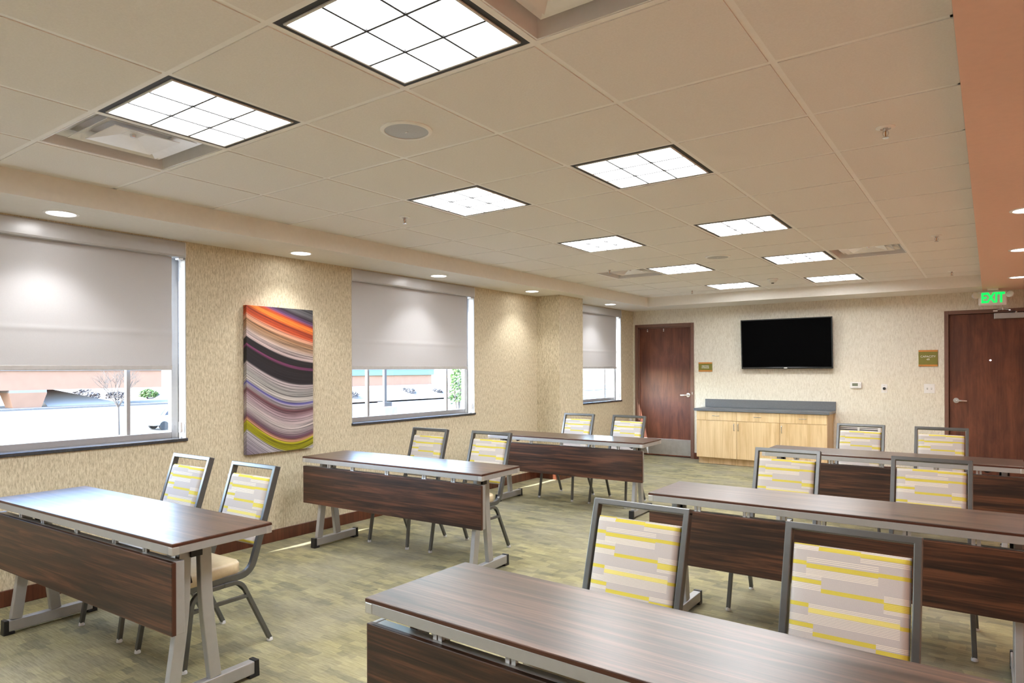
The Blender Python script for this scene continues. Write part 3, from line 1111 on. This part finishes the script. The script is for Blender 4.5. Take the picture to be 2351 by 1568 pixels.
# outlets on the left wall
for y, z, lb in ((1.715, 0.555, 'wall outlet behind the nearest window side chair, under the canvas'), (8.85, 0.575, 'wall outlet between the farthest window and the storage door'),
                 (1.04, 0.0, None)):
    if lb is None:
        continue
    r = tag(empty('wall_outlet', (0.0005, y, z)), 'small white ' + lb, 'outlet', 'wall outlets')
    bx('plate', 'white_plastic', r, 0, 0.005, -0.036, 0.036, -0.058, 0.058, bevel=0.0015)
    for dz in (-0.02, 0.02):
        bx('socket', 'blind_bar', r, 0.005, 0.0062, -0.014, 0.014, dz - 0.012, dz + 0.012)

# ------------------------------------------------------------------ folding tables
TL, TD, TH = 1.777, 0.464, 0.725


def make_table():
    r = empty('training_table')
    hl, hd = TL / 2, TD / 2
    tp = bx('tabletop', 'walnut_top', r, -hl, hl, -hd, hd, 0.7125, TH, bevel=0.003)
    e = MB()
    for a in ((-hl - 0.001, hl + 0.001, -hd - 0.001, -hd + 0.001), (-hl - 0.001, hl + 0.001, hd - 0.001, hd + 0.001), (-hl - 0.001, -hl + 0.001, -hd, hd), (hl - 0.001, hl + 0.001, -hd, hd)):
        e.box(*a, 0.712, 0.7215)
    e.build('edge_band', 'edge_band', tp)
    m = MB()
    t_ = 0.028
    z0, z1 = 0.678, 0.7115
    m.box(-hl, hl, -hd, -hd + t_, z0, z1).box(-hl, hl, hd - t_, hd, z0, z1)
    m.box(-hl, -hl + t_, -hd + t_, hd - t_, z0, z1).box(hl - t_, hl, -hd + t_, hd - t_, z0, z1)
    m.build('apron_frame', 'silver_paint', r, 0.002)
    for sx_ in (-1, 1):
        for sy_ in (-1, 1):
            x, y = sx_ * (hl - 0.014), sy_ * (hd - 0.014)
            bx('corner_cap', 'aluminium', r, x - 0.0155, x + 0.0155, y - 0.0155, y + 0.0155, z0 - 0.0008, z1 - 0.0002, bevel=0.003)
    # modesty panel hung under the front edge
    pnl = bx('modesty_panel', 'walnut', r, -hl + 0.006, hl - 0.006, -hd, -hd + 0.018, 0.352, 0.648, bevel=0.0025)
    for sx_ in (-1, 1):
        x0, x1 = sorted((sx_ * (hl - 0.010), sx_ * (hl - 0.030)))
        bx('end_strip', 'silver_paint', pnl, x0, x1, -hd + 0.0185, -hd + 0.056, 0.352, 0.648, bevel=0.002)
        bx('edge_band', 'edge_band', pnl, *sorted((sx_ * (hl - 0.0062), sx_ * (hl - 0.004))), -hd + 0.001, -hd + 0.017, 0.354, 0.646)
    bx('top_channel', 'aluminium', pnl, -hl + 0.03, hl - 0.03, -hd + 0.0185, -hd + 0.05, 0.640, 0.6475)
    for x in (-0.62, -0.36, 0.0, 0.36, 0.62):
        m = MB().box(x - 0.016, x - 0.002, -hd + 0.03, -hd + 0.042, 0.6478, 0.680).box(x + 0.004, x + 0.018, -hd + 0.03, -hd + 0.042, 0.6478, 0.680)
        m.build('hanger_bracket', 'aluminium', pnl)
    for sx_ in (-1, 1):
        x = sx_ * (hl - 0.118)

        def leg(pts):
            MB().sweep(bend([(x, y, z) for y, z in pts], 0.12, 6), 0.034, 0.054).build('leg', 'silver_paint', r, 0.004)
        leg([(-0.118, 0.678), (-0.125, 0.40), (-0.172, 0.074)])
        leg([(-0.028, 0.678), (-0.020, 0.40), (0.020, 0.074)])
        ft = bx('foot', 'silver_paint', r, x - 0.022, x + 0.022, -hd + 0.022, hd - 0.022, 0.016, 0.074, bevel=0.004)
        for sy_ in (-1, 1):
            yb, yi = sy_ * hd, sy_ * (hd - 0.0225)
            ydeep = sy_ * (hd - 0.050)
            if sy_ > 0:
                poly = [(yi, 0.078), (yb, 0.078), (yb + 0.003, 0.0), (ydeep, 0.0), (ydeep, 0.0155), (yi, 0.0155)]
            else:
                poly = [(yi, 0.0155), (ydeep, 0.0155), (ydeep, 0.0), (yb - 0.003, 0.0), (yb, 0.078), (yi, 0.078)]
            MB().prism(poly, 'x', x - 0.024, x + 0.024).build('foot_cap', 'black_plastic', ft, 0.003)
        # folding latch
        m = MB().box(x - 0.03, x + 0.03, -0.10, -0.05, 0.628, 0.6775)
        m.sweep([(x, -0.075, 0.63), (x - sx_ * 0.05, -0.085, 0.60), (x - sx_ * 0.03, -0.072, 0.50)], 0.02, 0.008, (0, 1, 0))
        m.sweep([(x - sx_ * 0.03, 0.03, 0.675), (x - sx_ * 0.10, 0.03, 0.64), (x - sx_ * 0.18, 0.03, 0.675)], 0.03, 0.012, (0, 1, 0))
        m.build('folding_latch', 'black_plastic', r)
    m = MB().box(-hl + 0.10, hl - 0.10, -0.012, 0.018, 0.652, 0.678)
    m.build('stretcher_beam', 'black_plastic', r, 0.003)
    return r


TABLES = [(1.279, 0.319, 0.034, 'dark walnut folding table at lower left, under the leftmost window'),
          (1.201, 2.404, 0.041, 'dark walnut folding table below the canvas and second window'),
          (1.296, 4.717, 0.032, 'dark walnut folding table farthest on the window side'),
          (4.172, 0.349, -0.021, 'dark walnut folding table in the foreground, nearest the camera'),
          (4.156, 2.469, 0.005, 'dark walnut folding table second in the right column'),
          (4.14, 4.82, 0.0, 'dark walnut folding table farthest in the right column, before the exit door')]
proto = None
for x, y, a, lb in TABLES:
    if proto is None:
        o = proto = make_table()
    else:
        o = copy_tree(proto)
    o.location = (x, y, 0)
    o.rotation_euler = (0, 0, a)
    tag(o, lb, 'table', 'folding training tables')

# ------------------------------------------------------------------ banquet chairs
GREY, YEL, PALE, WHT = (0.51, 0.48, 0.47), (0.62, 0.53, 0.085), (0.76, 0.68, 0.22), (0.80, 0.75, 0.65)
VT = 1117.0
RECT = []          # (u0, u1, v0, v1, colour), v downwards as a share of VT


def stripes(u0, u1, v0, v1, pitch=15, wdt=6, colr=WHT):
    v_ = v0
    while v_ + wdt <= v1 + 1:
        RECT.append((u0, u1, v_, v_ + wdt, colr))
        v_ += pitch


def yb(u0, u1, v0, v1, c=YEL):
    RECT.append((u0, u1, v0, v1, c))


yb(0, .24, 0, 14); stripes(0, .24, 24, 66)
yb(.24, .60, 14, 56); yb(.60, 1, 26, 68); stripes(.60, 1, 2, 26); stripes(.60, 1, 76, 116)
yb(0, .14, 173, 213); stripes(.14, .75, 135, 190, 17); yb(.14, .75, 193, 238); stripes(.14, .75, 246, 312, 14); yb(.75, 1, 188, 226)
stripes(0, .28, 300, 345, 15); yb(0, .28, 347, 387); stripes(0, .28, 395, 458, 15); yb(.28, .80, 423, 463)
stripes(.80, 1, 392, 448, 12, 5); yb(.80, 1, 450, 515); stripes(.80, 1, 462, 512, 14, 4, PALE); stripes(.80, 1, 520, 550, 12, 5)
yb(0, .18, 580, 620); stripes(.18, .93, 584, 620, 14); yb(.18, .93, 622, 668, PALE); stripes(.18, .93, 674, 762, 14, 5); yb(.93, 1, 640, 676)
stripes(0, .18, 700, 768, 13, 5); yb(0, .23, 770, 812); stripes(0, .23, 820, 856, 14); yb(.23, .75, 842, 884)
stripes(.75, 1, 836, 880, 14); yb(.75, 1, 884, 930); stripes(.75, 1, 938, 985, 13)
stripes(0, .35, 985, 1030, 15); yb(.35, 1, 1058, 1096); yb(0, .35, 1030, 1062)

PY0, PZ0, PY1, PZ1 = 0.300, 0.893, 0.185, 0.520      # post line in local (y, z)
pd = Vector((0, PY1 - PY0, PZ1 - PZ0)).normalized()
pn = Vector((0, pd.z, -pd.y))                        # faces the sitter: -y, +z
if pn.y > 0:
    pn = -pn


def back_point(z):
    t_ = (z - PZ0) / (PZ1 - PZ0)
    return Vector((0, PY0 + (PY1 - PY0) * t_, z))


def pad_mesh():
    us = sorted({0.0, 1.0} | {round(q, 4) for r_ in RECT for q in r_[:2]} | {0.015, 0.05, 0.95, 0.985, 0.4, 0.5, 0.68, 0.87})
    vs_ = sorted({0.0, VT} | {float(min(max(q, 0), VT)) for r_ in RECT for q in r_[2:4]} | {VT - 8, VT - 30, 1020.0, 540.0, 560.0, 110.0, 280.0})
    wd = 0.336
    top = back_point(0.842)
    ln = (0.842 - 0.505) / -pd.z

    def colour(u_, v_):
        c = GREY
        for a, b, c0, c1, cc in RECT:
            if a <= u_ < b and c0 <= v_ < c1:
                c = cc
        return c
    V, Fc, cols = [], [], []
    nu, nv = len(us), len(vs_)
    for v_ in vs_:
        tv_ = v_ / VT
        for u_ in us:
            eu = min(u_, 1 - u_) * wd
            ev = min(tv_, 1 - tv_) * ln
            e1 = min(1, eu / 0.022)
            e2 = min(1, ev / 0.022)
            bulge = 0.021 * math.sqrt(max(0, 1 - (1 - e1) ** 2)) * math.sqrt(max(0, 1 - (1 - e2) ** 2)) + 0.006 * (1 - (2 * u_ - 1) ** 2)
            p = top + pd * (tv_ * ln) + pn * (0.002 + bulge)
            V.append((-wd / 2 + u_ * wd, p.y, p.z))
    for i in range(nv - 1):
        for j in range(nu - 1):
            q = i * nu + j
            Fc.append((q, q + nu, q + nu + 1, q + 1))
            cols.append(colour((us[j] + us[j + 1]) / 2, (vs_[i] + vs_[i + 1]) / 2))
    # back shell
    o_ = len(V)
    for v_ in vs_:
        for u_ in us:
            p = top + pd * (v_ / VT * ln) - pn * 0.014
            V.append((-wd / 2 + u_ * wd, p.y, p.z))
    for i in range(nv - 1):
        for j in range(nu - 1):
            q = o_ + i * nu + j
            Fc.append((q, q + 1, q + nu + 1, q + nu))
            cols.append(GREY)
    for j in range(nu - 1):
        for i in (0, nv - 1):
            q = i * nu + j
            Fc.append((q, q + 1, q + 1 + o_, q + o_))
            cols.append(colour((us[j] + us[j + 1]) / 2, min(vs_[i], VT - 1)))
    for i in range(nv - 1):
        for j in (0, nu - 1):
            q = i * nu + j
            Fc.append((q, q + nu, q + nu + o_, q + o_))
            cols.append(colour(min(us[j], 0.999), (vs_[i] + vs_[i + 1]) / 2))
    me = bpy.data.meshes.new('back_pad')
    me.from_pydata(V, [], Fc)
    me.update()
    at_ = me.color_attributes.new('print', 'FLOAT_COLOR', 'CORNER')
    data = []
    for p, c in zip(me.polygons, cols):
        data += [c[0], c[1], c[2], 1.0] * p.loop_total
    at_.data.foreach_set('color', data)
    me.materials.append(M['printed_fabric'])
    me.polygons.foreach_set('use_smooth', [True] * len(me.polygons))
    try:
        me.set_sharp_from_angle(angle=math.radians(50))
    except Exception:
        pass
    return me


def seat_mesh():
    """rounded cushion, narrower at the back, with a domed top"""
    out = []
    w0, w1, y0, y1, rc = 0.205, 0.188, -0.240, 0.098, 0.055
    corners = [(-w0, y0), (w0, y0), (w1, y1), (-w1, y1)]
    cs = [(-w0 + rc, y0 + rc, math.pi, 1.5 * math.pi), (w0 - rc, y0 + rc, 1.5 * math.pi, 2 * math.pi),
          (w1 - rc, y1 - rc, 0, 0.5 * math.pi), (-w1 + rc, y1 - rc, 0.5 * math.pi, math.pi)]
    for cx, cy, a0, a1 in cs:
        for i in range(7):
            a = a0 + (a1 - a0) * i / 6
            out.append((cx + rc * math.cos(a), cy + rc * math.sin(a)))
    m_ = MB()
    m_n = len(out)
    rings = [(0.972, 0.386), (1.0, 0.392), (1.004, 0.415), (1.0, 0.437), (0.965, 0.447), (0.90, 0.452), (0.6, 0.458), (0.25, 0.460)]
    cy = (y0 + y1) / 2
    for sc_, z in rings:
        m_.v += [(x * sc_, cy + (y - cy) * sc_, z) for x, y in out]
    for k_ in range(len(rings) - 1):
        m_.f += [(k_ * m_n + i, k_ * m_n + (i + 1) % m_n, (k_ + 1) * m_n + (i + 1) % m_n, (k_ + 1) * m_n + i) for i in range(m_n)]
    m_.f += [tuple(range(m_n))[::-1], tuple(range((len(rings) - 1) * m_n, len(rings) * m_n))]
    return m_


def make_chair():
    r_ = empty('banquet_chair')
    px_ = 0.1845
    m = MB()
    for s_ in (-1, 1):
        pts = [(s_ * px_, PY0, PZ0), (s_ * px_, 0.178, 0.497), (s_ * px_, 0.135, 0.375), (s_ * px_, -0.20, 0.375)]
        m.sweep(bend(pts, 0.085, 8), 0.023, 0.034)
    # top rail in the tilted plane of the posts
    c_ = back_point(PZ0)
    hw = px_ + 0.0115
    vs = []
    for n_ in (-0.017, 0.017):
        for a in (-0.0115, 0.0115):
            for x in (-hw, hw):
                p = c_ + pn * n_ - pd * a
                vs.append((x, p.y, p.z))
    m.add(vs, [(0, 1, 3, 2), (4, 6, 7, 5), (0, 4, 5, 1), (2, 3, 7, 6), (0, 2, 6, 4), (1, 5, 7, 3)])
    m.build('back_frame', 'chair_metal', r_, 0.003)
    o_ = bpy.data.objects.new('back_pad', pad_mesh())
    C.objects.link(o_)
    o_.parent = r_
    seat_mesh().build('seat', 'vinyl_tan', r_, smooth=True)
    bx('seat_pan', 'black_plastic', r_, -0.172, 0.172, -0.20, 0.08, 0.372, 0.3855)
    for s_ in (-1, 1):
        a, b = s_ * 0.196, s_ * 0.209
        for pts in ([(a, -0.02, 0.3515), (a, -0.180, 0.3515), (b, -0.232, 0.012)], [(a, -0.02, 0.3515), (a, 0.075, 0.3515), (b, 0.236, 0.012)]):
            lg = MB().sweep(bend(pts, 0.07, 7), 0.022, 0.022).build('leg', 'chair_metal', r_, 0.003)
            fx, fy = pts[-1][0], pts[-1][1]
            MB().lathe([(0.010, 0.0), (0.0155, 0.001), (0.0155, 0.008), (0.013, 0.018), (0.009, 0.02)], (fx, fy, 0.0), 14).build('glide', 'clear_plastic', lg, smooth=True)
        # side stretcher
        MB().sweep([(s_ * 0.2005, -0.192, 0.270), (s_ * 0.2005, 0.106, 0.270)], 0.018, 0.018).build('stretcher', 'chair_metal', r_, 0.002)
    MB().sweep([(-0.196, -0.10, 0.3515), (0.196, -0.10, 0.3515)], 0.02, 0.02, (0, 1, 0)).build('cross_bar', 'chair_metal', r_)
    for s_ in (-1, 1):
        MB().hexa([(s_ * 0.196 - 0.006, 0.06, 0.328), (s_ * 0.196 + 0.006, 0.06, 0.328), (s_ * 0.196 + 0.006, 0.10, 0.285), (s_ * 0.196 - 0.006, 0.10, 0.285)],
                  [(s_ * 0.196 - 0.006, 0.04, 0.341), (s_ * 0.196 + 0.006, 0.04, 0.341), (s_ * 0.196 + 0.006, 0.095, 0.330), (s_ * 0.196 - 0.006, 0.095, 0.330)]).build('stacking_bumper', 'black_plastic', r_, 0.002)
    return r_


CHAIRS = [(0.909, 0.608, 0.03, 'behind the lower left table, farther from the aisle'), (1.544, 0.610, 0.03, 'behind the lower left table, at its aisle end'),
          (0.866, 2.770, 0.03, 'behind the table under the canvas, window end'), (1.500, 2.815, 0.03, 'behind the table under the canvas, aisle end'),
          (0.972, 5.165, 0.0, 'behind the farthest window side table, left one before the column'), (1.598, 5.170, 0.0, 'behind the farthest window side table, right one before the storage door'),
          (3.746, 0.800, 0.0, 'behind the foreground table, left one'), (4.468, 0.800, 0.0, 'behind the foreground table, right one, largest in the photo'),
          (3.785, 2.895, 0.0, 'behind the second right table, left one'), (4.556, 2.895, 0.0, 'behind the second right table, right one'),
          (3.867, 5.250, 0.0, 'behind the farthest right table, left one before the wall grille'), (4.486, 5.250, 0.0, 'behind the farthest right table, right one before the exit door')]
proto = None
for x, y, a, lb in CHAIRS:
    if proto is None:
        o = proto = make_chair()
    else:
        o = copy_tree(proto)
    o.location = (x, y, 0)
    o.rotation_euler = (0, 0, a)
    tag(o, 'yellow striped chair ' + lb, 'chair', 'banquet chairs at the tables')

# ------------------------------------------------------------------ outside the windows
GZ = -3.0


def ext(o_, label, cat, group=None):
    return tag(o_, label, cat, group)


m = MB()
prof = [(-0.16, -0.35), (-14, -0.55), (-30, -3.0), (-44.5, -3.0), (-44.5, -4), (-0.16, -4)]
m.prism([(p[0], p[1]) for p in prof], 'y', -140, 260)
o = m.build('ground_bank', 'sidewalk')
o['kind'] = 'structure'
o = bx('road', 'asphalt', None, -86, -44.5, -140, 260, -4, -3.12)
o['kind'] = 'structure'
bx('lane_line', 'sidewalk', o, -62.2, -62.0, -140, 260, -3.119, -3.112)
bx('lane_line', 'sidewalk', o, -70.2, -70.0, -140, 260, -3.119, -3.112)
o = MB().box(-260, -86, -140, 260, -4, -2.92).build('ground_far', 'gravel')
o['kind'] = 'structure'
o = MB().hexa([(-130, 50, -2.92), (-64, 50, -2.92), (-64, 150, -2.92), (-130, 150, -2.92)], [(-130, 54, -1.1), (-69, 54, -1.1), (-69, 146, -1.1), (-130, 146, -1.1)]).build('embankment', 'gravel')
o['kind'] = 'structure'

# bridge with tapered piers
r = ext(empty('overpass', (-88, 20, GZ)), 'pale pink concrete overpass beam crossing beyond the road', 'overpass')
bx('girder', 'terracotta', r, -9, 0, -110, 25.5, 2.16, 4.45)
bx('parapet', 'concrete', r, -9.2, 0.2, -110, 25.6, 4.45, 5.2)
for py, sc_ in ((9.8, 1.0), (42.0, 0.45), (-28.0, 1.0)):
    if py > 25:
        continue
    MB().hexa([(-2.6, py - 1.45, 0.08), (-0.2, py - 1.45, 0.08), (-0.2, py + 1.45, 0.08), (-2.6, py + 1.45, 0.08)],
              [(-3.0, py - 1.95, 1.85), (0.1, py - 1.95, 1.85), (0.1, py + 1.95, 1.85), (-3.0, py + 1.95, 1.85)]).build('pier', 'terracotta', r)
    bx('bearing_cap', 'concrete', r, -3.0, 0.1, py - 1.9, py + 1.9, 1.85, 2.16)
MB().hexa([(-9, 13, 0.08), (-1, 12.2, 0.08), (-1, 21, 0.08), (-9, 19, 0.08)], [(-9, 13, 2.1), (-7, 12.6, 2.1), (-7, 14.5, 2.1), (-9, 15, 2.1)]).build('abutment_slope', 'car_white', r)

# low building with teal roof band
r = ext(empty('building', (-75, 74, -1.1)), 'low pink building with a teal roof band beyond the road', 'building')
bx('wall', 'terracotta', r, -12, 0, -11, 12, 0, 1.62)
bx('roof_band', 'teal_roof', r, -12.3, 0.3, -11.3, 12.3, 1.62, 2.5)
bx('roof_cap', 'concrete', r, -12.4, 0.4, -11.4, 12.4, 2.5, 2.75)
# lamp post in the car park
r = ext(empty('lamp_post', (-13.6, 16.3, -0.56)), 'brown lamp post on a square concrete base outside the second window', 'lamp post')
bx('base_block', 'concrete', r, -0.33, 0.33, -0.33, 0.33, -0.3, 0.62, bevel=0.03)
bx('base_cover', 'pole_paint', r, -0.19, 0.19, -0.19, 0.19, 0.62, 0.78, bevel=0.01)
bx('pole', 'pole_paint', r, -0.055, 0.055, -0.055, 0.055, 0.78, 6.5)
bx('lamp_arm', 'pole_paint', r, 0, 0.9, -0.03, 0.03, 6.4, 6.5)
bx('luminaire', 'pole_paint', r, 0.5, 1.2, -0.18, 0.18, 6.28, 6.4, bevel=0.03)

# white car
r = ext(empty('car', (-47.4, 26.2, -3.12)), 'white car driving past at the right of the leftmost window', 'car')
side = [(-2.25, 0.35), (-2.3, 0.75), (-2.2, 1.0), (-1.55, 1.12), (-1.15, 1.62), (-0.6, 1.78), (0.9, 1.76), (1.35, 1.55), (1.75, 1.1), (2.2, 0.98), (2.3, 0.7), (2.25, 0.35)]
MB().prism(side, 'x', -0.9, 0.9).build('body', 'car_white', r, 0.08, 3)
for s_ in (-1, 1):
    MB().prism([(-1.38, 1.14), (-1.05, 1.56), (-0.55, 1.68), (0.85, 1.66), (1.2, 1.5), (1.5, 1.14)], 'x', *sorted((s_ * 0.86, s_ * 0.915))).build('side_window', 'car_glass', r)
    for wy in (-1.4, 1.4):
        MB().cyl((s_ * 0.70, wy, 0.34), (s_ * 0.93, wy, 0.34), 0.34, seg=24).build('wheel', 'tyre', r)
MB().hexa([(-0.75, -1.63, 1.13), (0.75, -1.63, 1.13), (0.75, -1.50, 1.16), (-0.75, -1.50, 1.16)], [(-0.7, -1.22, 1.60), (0.7, -1.22, 1.60), (0.7, -1.12, 1.6), (-0.7, -1.12, 1.6)]).build('windscreen', 'car_glass', r)

# bare street tree
rnd = random.Random(11)
r = ext(empty('bare_tree', (-44.0, 20.4, -3.0)), 'slender leafless street tree outside the leftmost window', 'tree')
MB().cyl((0, 0, -0.1), (0.05, -0.05, 2.0), 0.085, 0.06, 10).build('trunk', 'bark', r)
bm_ = MB()


def branch(p, dvec, ln, rad, lev):
    q = p + dvec * ln
    bm_.cyl(p, q, rad, rad * 0.62, 6 if lev < 3 else 4)
    if lev >= 5:
        return
    for _ in range(3 if lev < 4 else 2):
        d2 = (dvec + Vector((rnd.uniform(-.75, .75), rnd.uniform(-.75, .75), rnd.uniform(-.1, .45)))).normalized()
        branch(p + dvec * ln * rnd.uniform(0.6, 1.0), d2, ln * rnd.uniform(0.58, 0.8), rad * 0.6, lev + 1)


for ang in range(5):
    a = ang * 2 * math.pi / 5 + 0.3
    branch(Vector((0.05, -0.05, 1.9)), Vector((0.55 * math.cos(a), 0.55 * math.sin(a), 0.9)).normalized(), 1.25, 0.042, 1)
bm_.build('branches', 'bark', r)


def blob_plant(name, loc, rx, rz, nleaf, leaf, mat, label, cat, group=None, trunk=0.0):
    r_ = ext(empty(name, loc), label, cat, group)
    m_ = MB()
    for _ in range(nleaf):
        a, b = rnd.uniform(0, 2 * math.pi), math.acos(rnd.uniform(-0.4, 1))
        rr = rnd.uniform(0.6, 1.0)
        p = Vector((rx * rr * math.sin(b) * math.cos(a), rx * rr * math.sin(b) * math.sin(a), trunk + rz * 0.4 + rz * 0.6 * rr * math.cos(b)))
        n_ = Vector((rnd.uniform(-1, 1), rnd.uniform(-1, 1), rnd.uniform(-1, 1))).normalized()
        t_ = n_.orthogonal().normalized()
        bt = n_.cross(t_)
        m_.add([p - t_ * leaf, p + bt * leaf * 0.45, p + t_ * leaf, p - bt * leaf * 0.45], [(0, 1, 2, 3)])
    m_.build('foliage', mat, r_)
    st = MB()
    for _ in range(5):
        a = rnd.uniform(0, 2 * math.pi)
        st.cyl((0, 0, -0.1), (rx * 0.5 * math.cos(a), rx * 0.5 * math.sin(a), trunk + rz * 0.6), 0.05 * rx + 0.02, 0.02, 6)
    st.build('stems', 'bark', r_)


blob_plant('leafy_tree', (-21.3, 29.6, -1.95), 0.5, 3.2, 600, 0.11, 'foliage', 'bright green leafy tree at the right of the second window', 'tree', trunk=0.8)
SH = [(-101, 36, 1.5, 1.4, 'foliage'), (-102, 41.5, 2.0, 1.7, 'shrub_grey'), (-101, 45.5, 1.6, 1.3, 'shrub_grey'), (-101, 50, 1.4, 1.5, 'foliage'), (-100, 56, 1.5, 1.0, 'shrub_grey')]
for i, (x, y, rx, rz, mt) in enumerate(SH):
    blob_plant('shrub', (x, y, -2.92), rx, rz, 420, 0.22, mt,
               ['leftmost dark shrub under the overpass, left of the bare tree', 'broad grey shrub behind the bare tree', 'grey shrub right of the bare tree trunk',
                'dark green shrub right of the window mullion', 'low grey shrub at the end of the overpass'][i], 'shrub', 'shrubs beyond the road')
for i, (x, y, rx, rz) in enumerate(((-66, 60, 1.1, 0.9), (-67, 72, 1.3, 1.1), (-66.5, 78, 0.9, 0.8))):
    blob_plant('shrub', (x, y, -2.4), rx, rz, 260, 0.2, 'shrub_grey',
               ['small grey shrub on the bank left of the lamp post', 'grey shrub on the bank right of the lamp post', 'last grey shrub on the bank before the green tree'][i], 'shrub', 'shrubs on the bank')
# fence beyond the farthest window
r = ext(empty('fence', (-40, 66, -3.0)), 'pale slatted fence seen through the farthest window', 'fence')
for i in range(10):
    bx('post', 'fence_grey', r, -0.08, 0.08, i * 3 - 0.08, i * 3 + 0.08, -0.2, 2.1)
for z in (0.3, 0.7, 1.1, 1.5, 1.9):
    bx('slat', 'fence_grey', r, 0.0805, 0.12, -0.1, 27.1, z, z + 0.28)
